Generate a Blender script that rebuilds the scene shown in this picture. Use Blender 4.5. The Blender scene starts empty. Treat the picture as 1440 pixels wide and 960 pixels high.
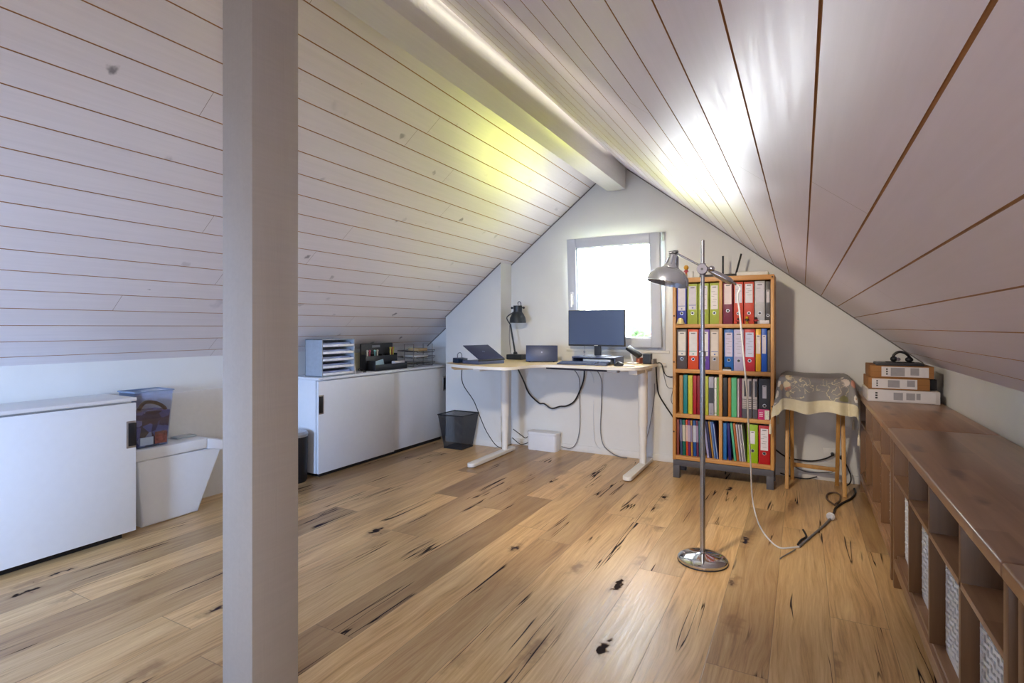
import bpy, bmesh, math, random
from mathutils import Vector, Matrix
random.seed(7)
PI = math.pi
R = math.radians
SC = bpy.context.scene
COL = SC.collection

# ------------------------------------------------------------------ node helpers
class NT:
    def __init__(s, name):
        s.m = bpy.data.materials.new(name); s.m.use_nodes = True
        s.t = s.m.node_tree; s.t.nodes.clear()
        s.out = s.t.nodes.new('ShaderNodeOutputMaterial')
        s.b = s.t.nodes.new('ShaderNodeBsdfPrincipled')
        s.t.links.new(s.b.outputs[0], s.out.inputs[0])
    def put(s, sock, v):
        if v is None: return
        if isinstance(v, bpy.types.NodeSocket): s.t.links.new(v, sock)
        else:
            if sock.type == 'RGBA' and len(v) == 3: v = (*v, 1)
            sock.default_value = v
    def coord(s):
        return s.t.nodes.new('ShaderNodeTexCoord').outputs['Object']
    def uv(s):
        return s.t.nodes.new('ShaderNodeTexCoord').outputs['UV']
    def sep(s, v):
        n = s.t.nodes.new('ShaderNodeSeparateXYZ'); s.put(n.inputs[0], v); return n.outputs
    def comb(s, x=0., y=0., z=0.):
        n = s.t.nodes.new('ShaderNodeCombineXYZ')
        for i, q in enumerate((x, y, z)): s.put(n.inputs[i], q)
        return n.outputs[0]
    def mt(s, op, a, b=0., c=0.):
        n = s.t.nodes.new('ShaderNodeMath'); n.operation = op
        for i, q in enumerate((a, b, c)): s.put(n.inputs[i], q)
        return n.outputs[0]
    def scale(s, v, sc):
        n = s.t.nodes.new('ShaderNodeVectorMath'); n.operation = 'MULTIPLY'
        s.put(n.inputs[0], v); n.inputs[1].default_value = sc; return n.outputs[0]
    def vadd(s, a, b):
        n = s.t.nodes.new('ShaderNodeVectorMath'); n.operation = 'ADD'
        s.put(n.inputs[0], a); s.put(n.inputs[1], b); return n.outputs[0]
    def noise(s, v, sc=1., det=2., rough=.5, dist=0.):
        n = s.t.nodes.new('ShaderNodeTexNoise')
        s.put(n.inputs['Vector'], v); n.inputs['Scale'].default_value = sc
        n.inputs['Detail'].default_value = det; n.inputs['Roughness'].default_value = rough
        n.inputs['Distortion'].default_value = dist
        return n.outputs['Fac']
    def white(s, v):
        n = s.t.nodes.new('ShaderNodeTexWhiteNoise'); n.noise_dimensions = '3D'
        s.put(n.inputs['Vector'], v); return n.outputs['Value']
    def voro(s, v, sc=1., rnd=1.):
        n = s.t.nodes.new('ShaderNodeTexVoronoi')
        s.put(n.inputs['Vector'], v); n.inputs['Scale'].default_value = sc
        n.inputs['Randomness'].default_value = rnd
        return n.outputs['Distance'], n.outputs['Color']
    def step(s, v, lo, hi, a=0., b=1.):
        n = s.t.nodes.new('ShaderNodeMapRange'); n.interpolation_type = 'SMOOTHSTEP'
        s.put(n.inputs[0], v); n.inputs[1].default_value = lo; n.inputs[2].default_value = hi
        n.inputs[3].default_value = a; n.inputs[4].default_value = b
        return n.outputs[0]
    def mix(s, f, a, b, blend='MIX'):
        n = s.t.nodes.new('ShaderNodeMix'); n.data_type = 'RGBA'; n.blend_type = blend
        s.put(n.inputs[0], f); s.put(n.inputs[6], a); s.put(n.inputs[7], b)
        return n.outputs[2]
    def ramp(s, f, stops):
        n = s.t.nodes.new('ShaderNodeValToRGB'); s.put(n.inputs[0], f)
        e = n.color_ramp.elements
        while len(e) < len(stops): e.new(.5)
        for q, (p, c) in zip(e, stops):
            q.position = p; q.color = (*c, 1)
        return n.outputs[0]
    def bump(s, h, st=.2, d=.01):
        n = s.t.nodes.new('ShaderNodeBump'); s.put(n.inputs['Height'], h)
        n.inputs['Strength'].default_value = st; n.inputs['Distance'].default_value = d
        s.t.links.new(n.outputs[0], s.b.inputs['Normal'])
    def set(s, col=None, rough=None, metal=None, spec=None, alpha=None, trans=None):
        s.put(s.b.inputs['Base Color'], col); s.put(s.b.inputs['Roughness'], rough)
        s.put(s.b.inputs['Metallic'], metal); s.put(s.b.inputs['Specular IOR Level'], spec)
        s.put(s.b.inputs['Alpha'], alpha); s.put(s.b.inputs['Transmission Weight'], trans)
        return s.m

def hexc(h):
    h = h.lstrip('#'); o = []
    for i in (0, 2, 4):
        c = int(h[i:i+2], 16) / 255
        o.append(c / 12.92 if c <= .04045 else ((c + .055) / 1.055) ** 2.4)
    return tuple(o)

MATS = {}
def plain(name, c, rough=.5, metal=0., spec=.5, var=.06, sc=30., bump=0.):
    if name in MATS: return MATS[name]
    n = NT(name)
    if isinstance(c, str): c = hexc(c)
    f = n.noise(n.coord(), sc, 3.)
    c2 = tuple(max(0, x * (1 - var)) for x in c); c3 = tuple(min(1, x * (1 + var)) for x in c)
    col = n.ramp(f, [(.3, c2), (.7, c3)])
    if bump: n.bump(n.noise(n.coord(), sc * 4, 2.), bump, .002)
    MATS[name] = n.set(col, rough, metal, spec)
    return MATS[name]

def wood(name, c1, c2, axis='y', sc=1., rough=.45, strip=None, knots=True, kc=(.10, .045, .02), kth=.72):
    if name in MATS: return MATS[name]
    n = NT(name); co = n.coord()
    st = {'x': (2.2, 38, 38), 'y': (38, 2.2, 38), 'z': (38, 38, 2.2)}[axis]
    g = n.noise(n.scale(co, tuple(q * sc for q in st)), 1., 4., .6, .6)
    st2 = tuple(q * .22 for q in st)
    g2 = n.noise(n.scale(co, tuple(q * sc for q in st2)), 1., 3., .5, 1.2)
    f = n.mt('ADD', n.mt('MULTIPLY', g, .6), n.mt('MULTIPLY', g2, .4))
    col = n.ramp(f, [(.32, hexc(c2)), (.68, hexc(c1))])
    if strip:
        o = n.sep(co); a = {'x': o[1], 'y': o[0], 'z': o[0]}[axis]; l = {'x': o[0], 'y': o[1], 'z': o[2]}[axis]
        i = n.mt('FLOOR', n.mt('DIVIDE', a, strip))
        j = n.mt('FLOOR', n.mt('ADD', n.mt('DIVIDE', l, .9), n.mt('MULTIPLY', n.white(n.comb(i, 3., 0.)), 5.)))
        w = n.white(n.comb(i, j, 1.))
        col = n.mix(n.step(w, 0, 1, 0, .45), col, hexc(c2), 'MULTIPLY')
    if knots:
        ks = {'x': (2.5, 9, 9), 'y': (9, 2.5, 9), 'z': (9, 9, 2.5)}[axis]
        d, c = n.voro(n.vadd(n.scale(co, ks), n.scale(n.comb(n.noise(co, 14.), n.noise(co, 17.), 0.), (.35, .35, .35))), 1.)
        has = n.step(n.sep(c)[0], kth, kth + .02)
        k = n.mt('MULTIPLY', n.step(d, .06, .26, 1, 0), has)
        col = n.mix(n.mt('MULTIPLY', k, .8), col, kc)
    n.bump(g, .08, .003)
    MATS[name] = n.set(col, rough)
    return MATS[name]

# ------------------------------------------------------------------ mesh helpers
def rootloc(o):
    v = Vector((0, 0, 0))
    while o is not None:
        v += o.location; o = o.parent
    return v

def catmull(P, n=6):
    P = [Vector(p) for p in P]; out = []
    for i in range(len(P) - 1):
        a = P[max(i - 1, 0)]; b = P[i]; c = P[i + 1]; d = P[min(i + 2, len(P) - 1)]
        for k in range(n):
            t = k / n
            out.append(.5 * ((2 * b) + (c - a) * t + (2 * a - 5 * b + 4 * c - d) * t * t + (3 * b - a - 3 * c + d) * t ** 3))
    out.append(P[-1]); return out

class MB:
    def __init__(s): s.b = bmesh.new(); s.mk = 0; s.mi = 0
    def box(s, x0, x1, y0, y1, z0, z1, bev=0., seg=2):
        vs = [s.b.verts.new((x, y, z)) for x in (x0, x1) for y in (y0, y1) for z in (z0, z1)]
        return s._hex(vs, bev, seg)
    def _hex(s, vs, bev, seg):
        idx = [(0, 1, 3, 2), (4, 6, 7, 5), (0, 4, 5, 1), (2, 3, 7, 6), (0, 2, 6, 4), (1, 5, 7, 3)]
        fs = [s.b.faces.new([vs[i] for i in q]) for q in idx]
        for f in fs: f.material_index = s.mi
        if bev:
            es = list({e for f in fs for e in f.edges})
            bmesh.ops.bevel(s.b, geom=es, offset=bev, segments=seg, affect='EDGES', profile=.5)
        return s
    def hexa(s, pts, bev=0., seg=2):
        """8 points in order x0y0z0 x0y0z1 x0y1z0 x0y1z1 x1y0z0 ..."""
        return s._hex([s.b.verts.new(p) for p in pts], bev, seg)
    def prism(s, poly, a0, a1, axis='z', bev=0., seg=2):
        def P(u, v, w):
            return {'z': (u, v, w), 'y': (u, w, v), 'x': (w, u, v)}[axis]
        lo = [s.b.verts.new(P(u, v, a0)) for u, v in poly]; hi = [s.b.verts.new(P(u, v, a1)) for u, v in poly]
        n = len(poly)
        fs = [s.b.faces.new(lo[::-1]), s.b.faces.new(hi)]
        fs += [s.b.faces.new((lo[i], lo[(i + 1) % n], hi[(i + 1) % n], hi[i])) for i in range(n)]
        for f in fs: f.material_index = s.mi
        if bev:
            es = list({e for f in fs[:2] for e in f.edges})
            bmesh.ops.bevel(s.b, geom=es, offset=bev, segments=seg, affect='EDGES', profile=.5)
        return s
    def poly(s, pts):
        f = s.b.faces.new([s.b.verts.new(p) for p in pts]); f.material_index = s.mi; return s
    def lathe(s, prof, c=(0, 0, 0), axis=(0, 0, 1), seg=24, closed=False):
        q = Vector((0, 0, 1)).rotation_difference(Vector(axis).normalized()); c = Vector(c)
        rings = []
        for r, z in prof:
            if r < 1e-6: rings.append([s.b.verts.new(c + q @ Vector((0, 0, z)))])
            else: rings.append([s.b.verts.new(c + q @ Vector((r * math.cos(2 * PI * k / seg), r * math.sin(2 * PI * k / seg), z))) for k in range(seg)])
        prs = list(zip(rings, rings[1:]))
        if closed: prs.append((rings[-1], rings[0]))
        for A, B in prs:
            for k in range(seg):
                k2 = (k + 1) % seg
                if len(A) == 1 and len(B) == 1: continue
                if len(A) == 1: f = s.b.faces.new((A[0], B[k2], B[k]))
                elif len(B) == 1: f = s.b.faces.new((A[k], A[k2], B[0]))
                else: f = s.b.faces.new((A[k], A[k2], B[k2], B[k]))
                f.material_index = s.mi
        return s
    def cyl(s, p0, p1, r0, r1=None, seg=16):
        p0 = Vector(p0); p1 = Vector(p1); L = (p1 - p0).length; r1 = r0 if r1 is None else r1
        return s.lathe([(0, 0), (r0, 0), (r1, L), (0, L)], p0, p1 - p0, seg)
    def ball(s, c, rx, ry=None, rz=None, u=14, v=8):
        ry = ry or rx; rz = rz or rx
        r = bmesh.ops.create_uvsphere(s.b, u_segments=u, v_segments=v, radius=1)
        for w in r['verts']: w.co = Vector(c) + Vector((w.co.x * rx, w.co.y * ry, w.co.z * rz))
        for w in r['verts']:
            for f in w.link_faces: f.material_index = s.mi
        return s
    def tube(s, P, r, seg=8, smooth=0):
        P = catmull(P, smooth) if smooth else [Vector(p) for p in P]
        n = len(P); rings = []; up = None
        for i in range(n):
            t = (P[min(i + 1, n - 1)] - P[max(i - 1, 0)]).normalized()
            if up is None:
                up = t.orthogonal().normalized()
            up = (up - t * up.dot(t))
            up = up.normalized() if up.length > 1e-6 else t.orthogonal().normalized()
            w = t.cross(up); rr = r[i] if isinstance(r, (list, tuple)) else r
            rings.append([s.b.verts.new(P[i] + rr * (math.cos(2 * PI * k / seg) * up + math.sin(2 * PI * k / seg) * w)) for k in range(seg)])
        fs = []
        for A, B in zip(rings, rings[1:]):
            for k in range(seg): fs.append(s.b.faces.new((A[k], A[(k + 1) % seg], B[(k + 1) % seg], B[k])))
        fs += [s.b.faces.new(rings[0][::-1]), s.b.faces.new(rings[-1])]
        for f in fs: f.material_index = s.mi
        return s
    def beam(s, p0, p1, w, d, side=(1, 0, 0), bev=0.):
        """square bar from p0 to p1, w along side, d across"""
        p0 = Vector(p0); p1 = Vector(p1); t = (p1 - p0).normalized(); a = Vector(side); a = (a - t * a.dot(t)).normalized(); b = t.cross(a)
        pts = []
        for i in (-1, 1):
            for j in (-1, 1):
                for e in (p0, p1): pts.append(e + a * i * w / 2 + b * j * d / 2)
        return s.hexa(pts, bev)
    def mark(s):
        s.b.verts.index_update(); s.old = set(s.b.verts); return s
    def xf(s, M):
        for v in s.b.verts:
            if v not in s.old: v.co = M @ v.co
        return s
    def build(s, name, mat, parent=None, smooth=True, ang=32, uvf=None):
        bmesh.ops.recalc_face_normals(s.b, faces=s.b.faces[:])
        if parent is not None:
            o = rootloc(parent)
            for v in s.b.verts: v.co -= o
        me = bpy.data.meshes.new(name); s.b.to_mesh(me); s.b.free()
        for m in (mat if isinstance(mat, (list, tuple)) else [mat]): me.materials.append(m)
        if smooth:
            me.polygons.foreach_set('use_smooth', [True] * len(me.polygons))
            me.set_sharp_from_angle(angle=R(ang))
        ob = bpy.data.objects.new(name, me); COL.objects.link(ob)
        if parent is not None: ob.parent = parent
        return ob

def tag(o, label, cat, group=None, kind=None):
    o['label'] = label; o['category'] = cat
    if group: o['group'] = group
    if kind: o['kind'] = kind
    return o
def thing(name, label, cat, loc=(0, 0, 0), group=None):
    o = bpy.data.objects.new(name, None); o.empty_display_size = .1; COL.objects.link(o); o.location = loc
    return tag(o, label, cat, group)
def struct(o, label, cat='room'):
    o['kind'] = 'structure'; o['label'] = label; o['category'] = cat; return o
def rot_about(c, ax, a):
    return Matrix.Translation(c) @ Matrix.Rotation(a, 4, ax) @ Matrix.Translation(-Vector(c))

# ------------------------------------------------------------------ room numbers (metres; camera above the origin, ridge along Y)
GY = 4.92                # gable wall
BY = -1.7                # wall behind the camera
RX, RZ = -1.5315, 2.7566 # ridge
KL, KR = .793, .782      # roof pitches
WL, WR = -3.744, .78     # knee walls
zl = lambda x: RZ + KL * (x - RX)
zr = lambda x: RZ - KR * (x - RX)

# ------------------------------------------------------------------ materials of the shell
def floor_mat():
    n = NT('oak_planks'); co = n.coord(); x, y, z = n.sep(co)
    W, L = .205, 1.9
    px = n.mt('DIVIDE', n.mt('SUBTRACT', x, .1), W); i = n.mt('FLOOR', px); fx = n.mt('FRACT', px)
    py = n.mt('ADD', n.mt('DIVIDE', y, L), n.mt('MULTIPLY', n.white(n.comb(i, 7., 2.)), 9.)); j = n.mt('FLOOR', py); fy = n.mt('FRACT', py)
    r1 = n.white(n.comb(i, j, 0.)); r2 = n.white(n.comb(i, j, 5.))
    off = n.comb(n.mt('MULTIPLY', r1, 31.), n.mt('MULTIPLY', r2, 17.), 0.)
    p = n.vadd(co, off)
    warp = n.noise(n.scale(p, (5, 1.1, 1)), 1., 2.)
    gp = n.vadd(n.scale(p, (1, 1, 1)), n.comb(n.mt('MULTIPLY', warp, .11), 0., 0.))
    g1 = n.noise(n.scale(gp, (95, 3.4, 1)), 1., 5., .68)
    g2 = n.noise(n.scale(gp, (16, 1.1, 1)), 1., 3., .55, .8)
    big = n.noise(n.scale(p, (4, 1.0, 1)), 1., 2.)
    f = n.mt('ADD', n.mt('ADD', n.mt('MULTIPLY', g1, .50), n.mt('MULTIPLY', g2, .32)), n.mt('MULTIPLY', big, .18))
    light = n.ramp(f, [(.32, hexc('#8f683e')), (.46, hexc('#cda572')), (.60, hexc('#e6c693')), (.78, hexc('#f0dbb4'))])
    tone = n.ramp(r1, [(0., (.54, .50, .46)), (.3, (.78, .75, .72)), (.6, (.94, .93, .90)), (1., (1.08, 1.06, 1.02))])
    col = n.mix(1., light, tone, 'MULTIPLY')
    # knots
    kp = n.vadd(n.scale(p, (7.0, 2.6, 1)), n.scale(n.comb(n.noise(p, 22.), n.noise(p, 19.), 0.), (.55, .5, 0)))
    d, kc = n.voro(kp, 1.); kr = n.sep(kc)
    has = n.step(kr[0], .50, .52); halo = n.mt('MULTIPLY', n.step(d, .05, .34, 1, 0), has)
    col = n.mix(n.mt('MULTIPLY', halo, .55), col, hexc('#7a5028'))
    core = n.mt('MULTIPLY', n.step(n.mt('DIVIDE', d, n.step(kr[2], 0., 1., .5, 1.5)), .05, .10, 1, 0), n.step(kr[0], .56, .58))
    # long filled cracks
    c1 = n.noise(n.vadd(n.scale(p, (20, .75, 1)), n.comb(3.3, 1.7, 0.)), 1., 2., .5, .35)
    ridge = n.mt('ABSOLUTE', n.mt('SUBTRACT', c1, .5))
    cm = n.noise(n.vadd(n.scale(p, (7, 1.1, 1)), n.comb(9.1, 2.2, 0.)), 1., 1.)
    crack = n.mt('MULTIPLY', n.step(ridge, .006, .022, 1, 0), n.step(cm, .585, .63))
    halo2 = n.mt('MULTIPLY', n.step(ridge, .01, .06, 1, 0), n.step(cm, .60, .70))
    col = n.mix(n.mt('MULTIPLY', halo2, .35), col, hexc('#6d4a2a'))
    dk = n.mt('MAXIMUM', core, crack)
    col = n.mix(n.mt('MULTIPLY', dk, .95), col, n.mix(kr[1], hexc('#15131a'), hexc('#1d2036')))
    # seams
    e = n.mt('MINIMUM', fx, n.mt('SUBTRACT', 1., fx)); ey = n.mt('MINIMUM', fy, n.mt('SUBTRACT', 1., fy))
    seam = n.mt('MAXIMUM', n.step(e, .003, .009, 1, 0), n.step(ey, .0005, .0013, 1, 0))
    col = n.mix(n.mt('MULTIPLY', seam, .5), col, hexc('#5a3c20'))
    n.bump(n.mt('SUBTRACT', n.mt('MULTIPLY', g1, .25), n.mt('ADD', seam, n.mt('MULTIPLY', dk, .6))), .25, .003)
    return n.set(col, n.mt('ADD', n.step(g1, .3, .7, .28, .40), n.mt('MULTIPLY', dk, .5)), spec=n.mt('SUBTRACT', .6, n.mt('MULTIPLY', dk, .5)))

def ceil_mat(name, x0, sp, tint, kthr=.30, kmax=.9, smx=.38, rg=(.28, .36)):
    n = NT(name); co = n.coord(); x, y, z = n.sep(co)
    i = n.mt('FLOOR', n.mt('DIVIDE', n.mt('SUBTRACT', x, x0), sp))
    w = n.white(n.comb(i, 3., 1.)); w2 = n.white(n.comb(i, 8., 1.))
    p = n.vadd(n.comb(x, y, 0.), n.comb(0., n.mt('MULTIPLY', w, 40.), 0.))
    g = n.noise(n.scale(p, (75, 2.0, 1)), 1., 4., .6, .7)
    col = n.ramp(g, [(.3, tuple(c * .93 for c in tint)), (.7, tint)])
    col = n.mix(n.mt('MULTIPLY', w2, .10), col, (.55, .50, .47))
    kp = n.vadd(n.scale(p, (8.5, 6.0, 1)), n.scale(n.comb(n.noise(p, 30.), n.noise(p, 27.), 0.), (.35, .35, 0)))
    d, kc = n.voro(kp, 1.); k3 = n.sep(kc)
    rad = n.step(k3[2], 0., 1., .28, 1.05)
    k = n.mt('MULTIPLY', n.step(n.mt('DIVIDE', d, rad), .06, .17, 1, 0), n.step(k3[0], kthr, kthr + .02))
    col = n.mix(n.mt('MULTIPLY', k, n.step(k3[1], 0., 1., .2, kmax)), col, (.16, .15, .17))
    sp2, sc2 = n.voro(n.vadd(n.vadd(n.scale(p, (6.5, 2.6, 1)), n.scale(n.comb(n.noise(p, 9.), n.noise(p, 11.), 0.), (.8, .6, 0))), n.comb(5., 9., 0.)), 1.)
    sm = n.mt('MULTIPLY', n.step(sp2, .02, .16, 1, 0), n.step(n.sep(sc2)[0], .91, .92))
    col = n.mix(n.mt('MULTIPLY', sm, smx), col, (.26, .26, .28))
    fy = n.mt('FRACT', n.mt('ADD', n.mt('DIVIDE', y, 3.6), n.mt('MULTIPLY', w, 7.)))
    joint = n.step(n.mt('ABSOLUTE', n.mt('SUBTRACT', fy, .5)), .0002, .0005, 1, 0)
    col = n.mix(n.mt('MULTIPLY', joint, .7), col, hexc('#6b4a35'))
    n.bump(g, .05, .001)
    return n.set(col, n.step(g, .3, .7, *rg), spec=.75)

M_floor = floor_mat()
LX0, LSP = -2.32, .1048
RX0, RSP = .0165, .1118
TINT = hexc('#e8e3e6')
M_cl = ceil_mat('whitewashed_boards_left', LX0, LSP, TINT)
M_cr = ceil_mat('whitewashed_boards_right', RX0, RSP, hexc('#e2dae6'), .84, .22, .14, (.37, .45))
M_groove = plain('groove_bare_pine', '#a87b52', .8, var=.15, sc=12.)
M_wall = plain('white_plaster', '#e2e2df', .75, spec=.25, var=.015, sc=6., bump=.06)
M_white = plain('white_lacquer', '#e6e8ec', .38, var=.01)
M_trim = plain('white_trim_paint', '#e4e3df', .5, var=.02)
M_pvc = plain('white_window_plastic', '#c6cdd9', .35, var=.01)
M_gasket = plain('grey_rubber_gasket', '#4c6379', .6)

def glass_mat(name='window_glass', tint=(1, 1, 1), refl=.06):
    n = NT(name); n.t.nodes.remove(n.b)
    a = n.t.nodes.new('ShaderNodeBsdfTransparent'); g = n.t.nodes.new('ShaderNodeBsdfGlossy'); m = n.t.nodes.new('ShaderNodeMixShader')
    a.inputs[0].default_value = (*tint, 1); g.inputs['Roughness'].default_value = .02; m.inputs[0].default_value = refl
    n.t.links.new(a.outputs[0], m.inputs[1]); n.t.links.new(g.outputs[0], m.inputs[2]); n.t.links.new(m.outputs[0], n.out.inputs[0])
    return n.m
M_glass = glass_mat()

# ------------------------------------------------------------------ shell
b = MB(); b.box(WL - .3, WR + .3, BY - .2, GY + .25, -.12, 0)
struct(b.build('floor', M_floor), 'rustic oak plank floor with dark knots and filled cracks', 'floor')

def boards(xa, xb, zf, x0, sp, mat, sgn, name, label):
    """sloping boarded ceiling as one relief: flat boards and small grooves, extruded along the ridge"""
    m = MB(); g = .0040; dep = .0030
    k0 = math.ceil((min(xa, xb) - x0) / sp); k1 = math.floor((max(xa, xb) - x0) / sp)
    pts = [(min(xa, xb), 0, 0)]
    for k in range(k0, k1 + 1):
        s = x0 + k * sp
        pts += [(s - g / 2, 0, 0), (s - g / 2 + .0006, dep, 1), (s + g / 2 - .0006, dep, 1), (s + g / 2, 0, 0)]
    pts.append((max(xa, xb), 0, 0))
    nx, nz = (-sgn * .62, .785)
    V = []
    for x, d, t in pts:
        zz = zf(x); V.append([m.b.verts.new((x - sgn * 0 + nx * d * -1, yy, zz + nz * d)) for yy in (BY - .1, GY + .1)])
    for q in range(len(pts) - 1):
        f = m.b.faces.new((V[q][0], V[q + 1][0], V[q + 1][1], V[q][1]))
        f.material_index = 1 if (pts[q][2] or pts[q + 1][2]) else 0
    # roof body above, so that no daylight comes through
    x1, x2 = min(xa, xb) - .15, max(xa, xb) + (.0 if sgn < 0 else .15)
    if sgn > 0: x1 = min(xa, xb)
    m.poly([(x1, BY - .1, zf(x1) + .06), (x2, BY - .1, zf(x2) + .06), (x2, GY + .1, zf(x2) + .06), (x1, GY + .1, zf(x1) + .06)])
    o = m.build(name, [mat, M_groove], smooth=False)
    return struct(o, label, 'ceiling')
boards(WL - .02, RX, zl, LX0, LSP, M_cl, -1, 'ceiling_left', 'whitewashed pine board ceiling sloping down to the left')
boards(RX, WR + .02, zr, RX0, RSP, M_cr, 1, 'ceiling_right', 'whitewashed pine board ceiling sloping down to the right')

# gable wall with the window opening, 0.28 thick
OX0, OX1, OZ0, OZ1 = -1.955, -1.135, 1.055, 2.025
b = MB(); T = .28
def gz(x): return (zl(x) if x < RX else zr(x)) + .05
b.prism([(WL - .15, -.1), (OX0, -.1), (OX0, gz(OX0)), (WL - .15, gz(WL - .15))], GY, GY + T, 'y')
b.prism([(OX1, -.1), (WR + .15, -.1), (WR + .15, gz(WR + .15)), (OX1, gz(OX1))], GY, GY + T, 'y')
b.prism([(OX0, -.1), (OX1, -.1), (OX1, OZ0), (OX0, OZ0)], GY, GY + T, 'y')
b.prism([(OX0, OZ1), (OX1, OZ1), (OX1, gz(OX1)), (RX, gz(RX)), (OX0, gz(OX0))], GY, GY + T, 'y')
struct(b.build('wall_gable', M_wall, smooth=False), 'white plastered gable wall around the tilted window', 'wall')
b = MB(); b.prism([(WL - .15, -.1), (WR + .15, -.1), (WR + .15, gz(WR + .15)), (RX, gz(RX)), (WL - .15, gz(WL - .15))], BY - .15, BY, 'y')
struct(b.build('wall_back', M_wall, smooth=False), 'white gable wall behind the viewer', 'wall')
b = MB(); b.box(WL - .12, WL, BY, GY, -.1, zl(WL) + .03)
struct(b.build('wall_left', M_wall), 'low white knee wall under the left roof slope', 'wall')
b = MB(); b.box(WL, WL + .012, BY, GY - .001, 0, .765)
struct(b.build('trim_1', M_trim), 'white panel ledge along the lower left knee wall', 'trim')
b = MB(); b.box(WR, WR + .12, BY, GY, -.1, zr(WR) + .03)
struct(b.build('wall_right', M_wall), 'low white knee wall behind the long shelf', 'wall')
# boxed-out corner beside the gable wall
PX0, PX1, PY = -3.337, -2.665, 4.70
b = MB(); b.prism([(PX0, 0), (PX1, 0), (PX1, zl(PX1) + .02), (PX0, zl(PX0) + .02)], PY, GY + .01, 'y')
struct(b.build('wall_boxing', M_wall, smooth=False), 'white boxed-out wall section left of the desk lamp', 'wall')
b = MB()
b.box(PX1, WR, GY - .014, GY, 0, .062, .003); b.box(PX0, PX1 + .012, PY - .012, PY, 0, .062, .003)
struct(b.build('baseboard_gable', M_trim), 'low white baseboard along the gable wall', 'baseboard')
# thin grey joint strips where ceiling meets the gable
b = MB()
for xa, xb, zf, yy in ((WL, PX0, zl, GY), (PX0, PX1, zl, PY), (PX1, -1.62, zl, GY), (-1.44, WR, zr, GY)):
    b.hexa([(x, y, zf(x) + dz) for x in (xa, xb) for y in (yy - .008, yy) for dz in (-.010, .01)])
struct(b.build('trim_2', plain('grey_joint_strip', '#75716f', .8)), 'thin grey joint between ceiling and gable wall', 'trim')

# ridge beam and post
def paint_wood(name, c, rough=.42):
    n = NT(name); co = n.coord()
    g = n.noise(n.scale(co, (60, 3, 60)), 1., 4., .6, .8)
    g2 = n.noise(n.scale(co, (60, 60, 2.5)), 1., 4., .6, 1.2)
    x = n.mix(n.step(g, .3, .7), tuple(q * .95 for q in hexc(c)), hexc(c))
    dd, cc = n.voro(n.scale(co, (26, 26, 6)), 1.)
    ch = n.mt('MULTIPLY', n.step(dd, .02, .10, 1, 0), n.step(n.sep(cc)[0], .9, .91))
    x = n.mix(n.mt('MULTIPLY', ch, .5), x, (.62, .58, .52))
    n.bump(g2, .22, .004)
    return n.set(x, rough)
M_beam = paint_wood('painted_beam', '#d8d5cf', .38)
M_post = paint_wood('painted_post', '#b7afa6', .42)
b = MB(); b.box(-1.62, -1.447, BY, GY - .02, 2.487, 2.80, .004)
struct(b.build('ridge_beam', M_beam), 'painted ridge beam running under the roof peak to the gable wall', 'beam')
b = MB(); b.box(-1.588, -1.446, 1.045, 1.213, 0, 2.487, .003)
struct(b.build('post', M_post), 'square painted timber post standing in front under the ridge beam', 'post')

# ------------------------------------------------------------------ window (tilted in at the top)
w = bpy.data.objects.new('window_1', None); COL.objects.link(w); w.location = (-1.545, GY, 1.0)
struct(w, 'white tilt window in the gable wall, opened at the top', 'window')
def frame(m, x0, x1, y0, y1, z0, z1, t, bev=.004):
    m.box(x0, x0 + t, y0, y1, z0, z1, bev); m.box(x1 - t, x1, y0, y1, z0, z1, bev)
    m.box(x0 + t, x1 - t, y0, y1, z0, z0 + t, bev); m.box(x0 + t, x1 - t, y0, y1, z1 - t, z1, bev)
b = MB(); frame(b, -2.005, -1.085, GY - .012, GY + .075, 1.0, 2.068, .066); b.build('window_frame', M_pvc, w)
TILT = rot_about((0, GY - .014, 1.03), 'X', R(4.2))
b = MB(); b.mark(); frame(b, -1.985, -1.107, GY - .075, GY - .016, 1.03, 2.052, .088, .006); b.xf(TILT); b.build('sash', M_pvc, w)
b = MB(); b.mark(); frame(b, -1.901, -1.191, GY - .060, GY - .030, 1.114, 1.968, .010, 0); b.xf(TILT); b.build('gasket', M_gasket, w)
b = MB(); b.mark(); b.box(-1.897, -1.195, GY - .050, GY - .044, 1.118, 1.964); b.xf(TILT); b.build('window_pane', M_glass, w)
b = MB(); b.mark(); b.box(-1.958, -1.928, GY - .088, GY - .074, 1.43, 1.55, .004); b.box(-1.951, -1.935, GY - .112, GY - .086, 1.50, 1.53, .003)
b.box(-1.951, -1.935, GY - .114, GY - .100, 1.41, 1.53, .004); b.xf(TILT); b.build('handle', plain('white_handle', '#eceef2', .3), w)
b = MB(); b.box(-2.04, -1.05, GY - .016, GY, .974, .998, .003); b.build('sill', M_trim, w)
b = MB(); b.box(OX0 - .04, OX1 + .04, GY + .20, GY + .36, OZ0 - .06, OZ0 - .035); b.build('outer_sill', plain('grey_outer_sill', '#9aa0a6', .4, .6), w)
b = MB(); b.box(-1.112, -1.090, GY - .022, GY, 1.985, 2.065, .004)
tag(b.build('wall_bracket', plain('grey_metal', '#9da2a4', .4, .6)), 'small grey metal bracket on the wall right of the window top', 'bracket')

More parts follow.
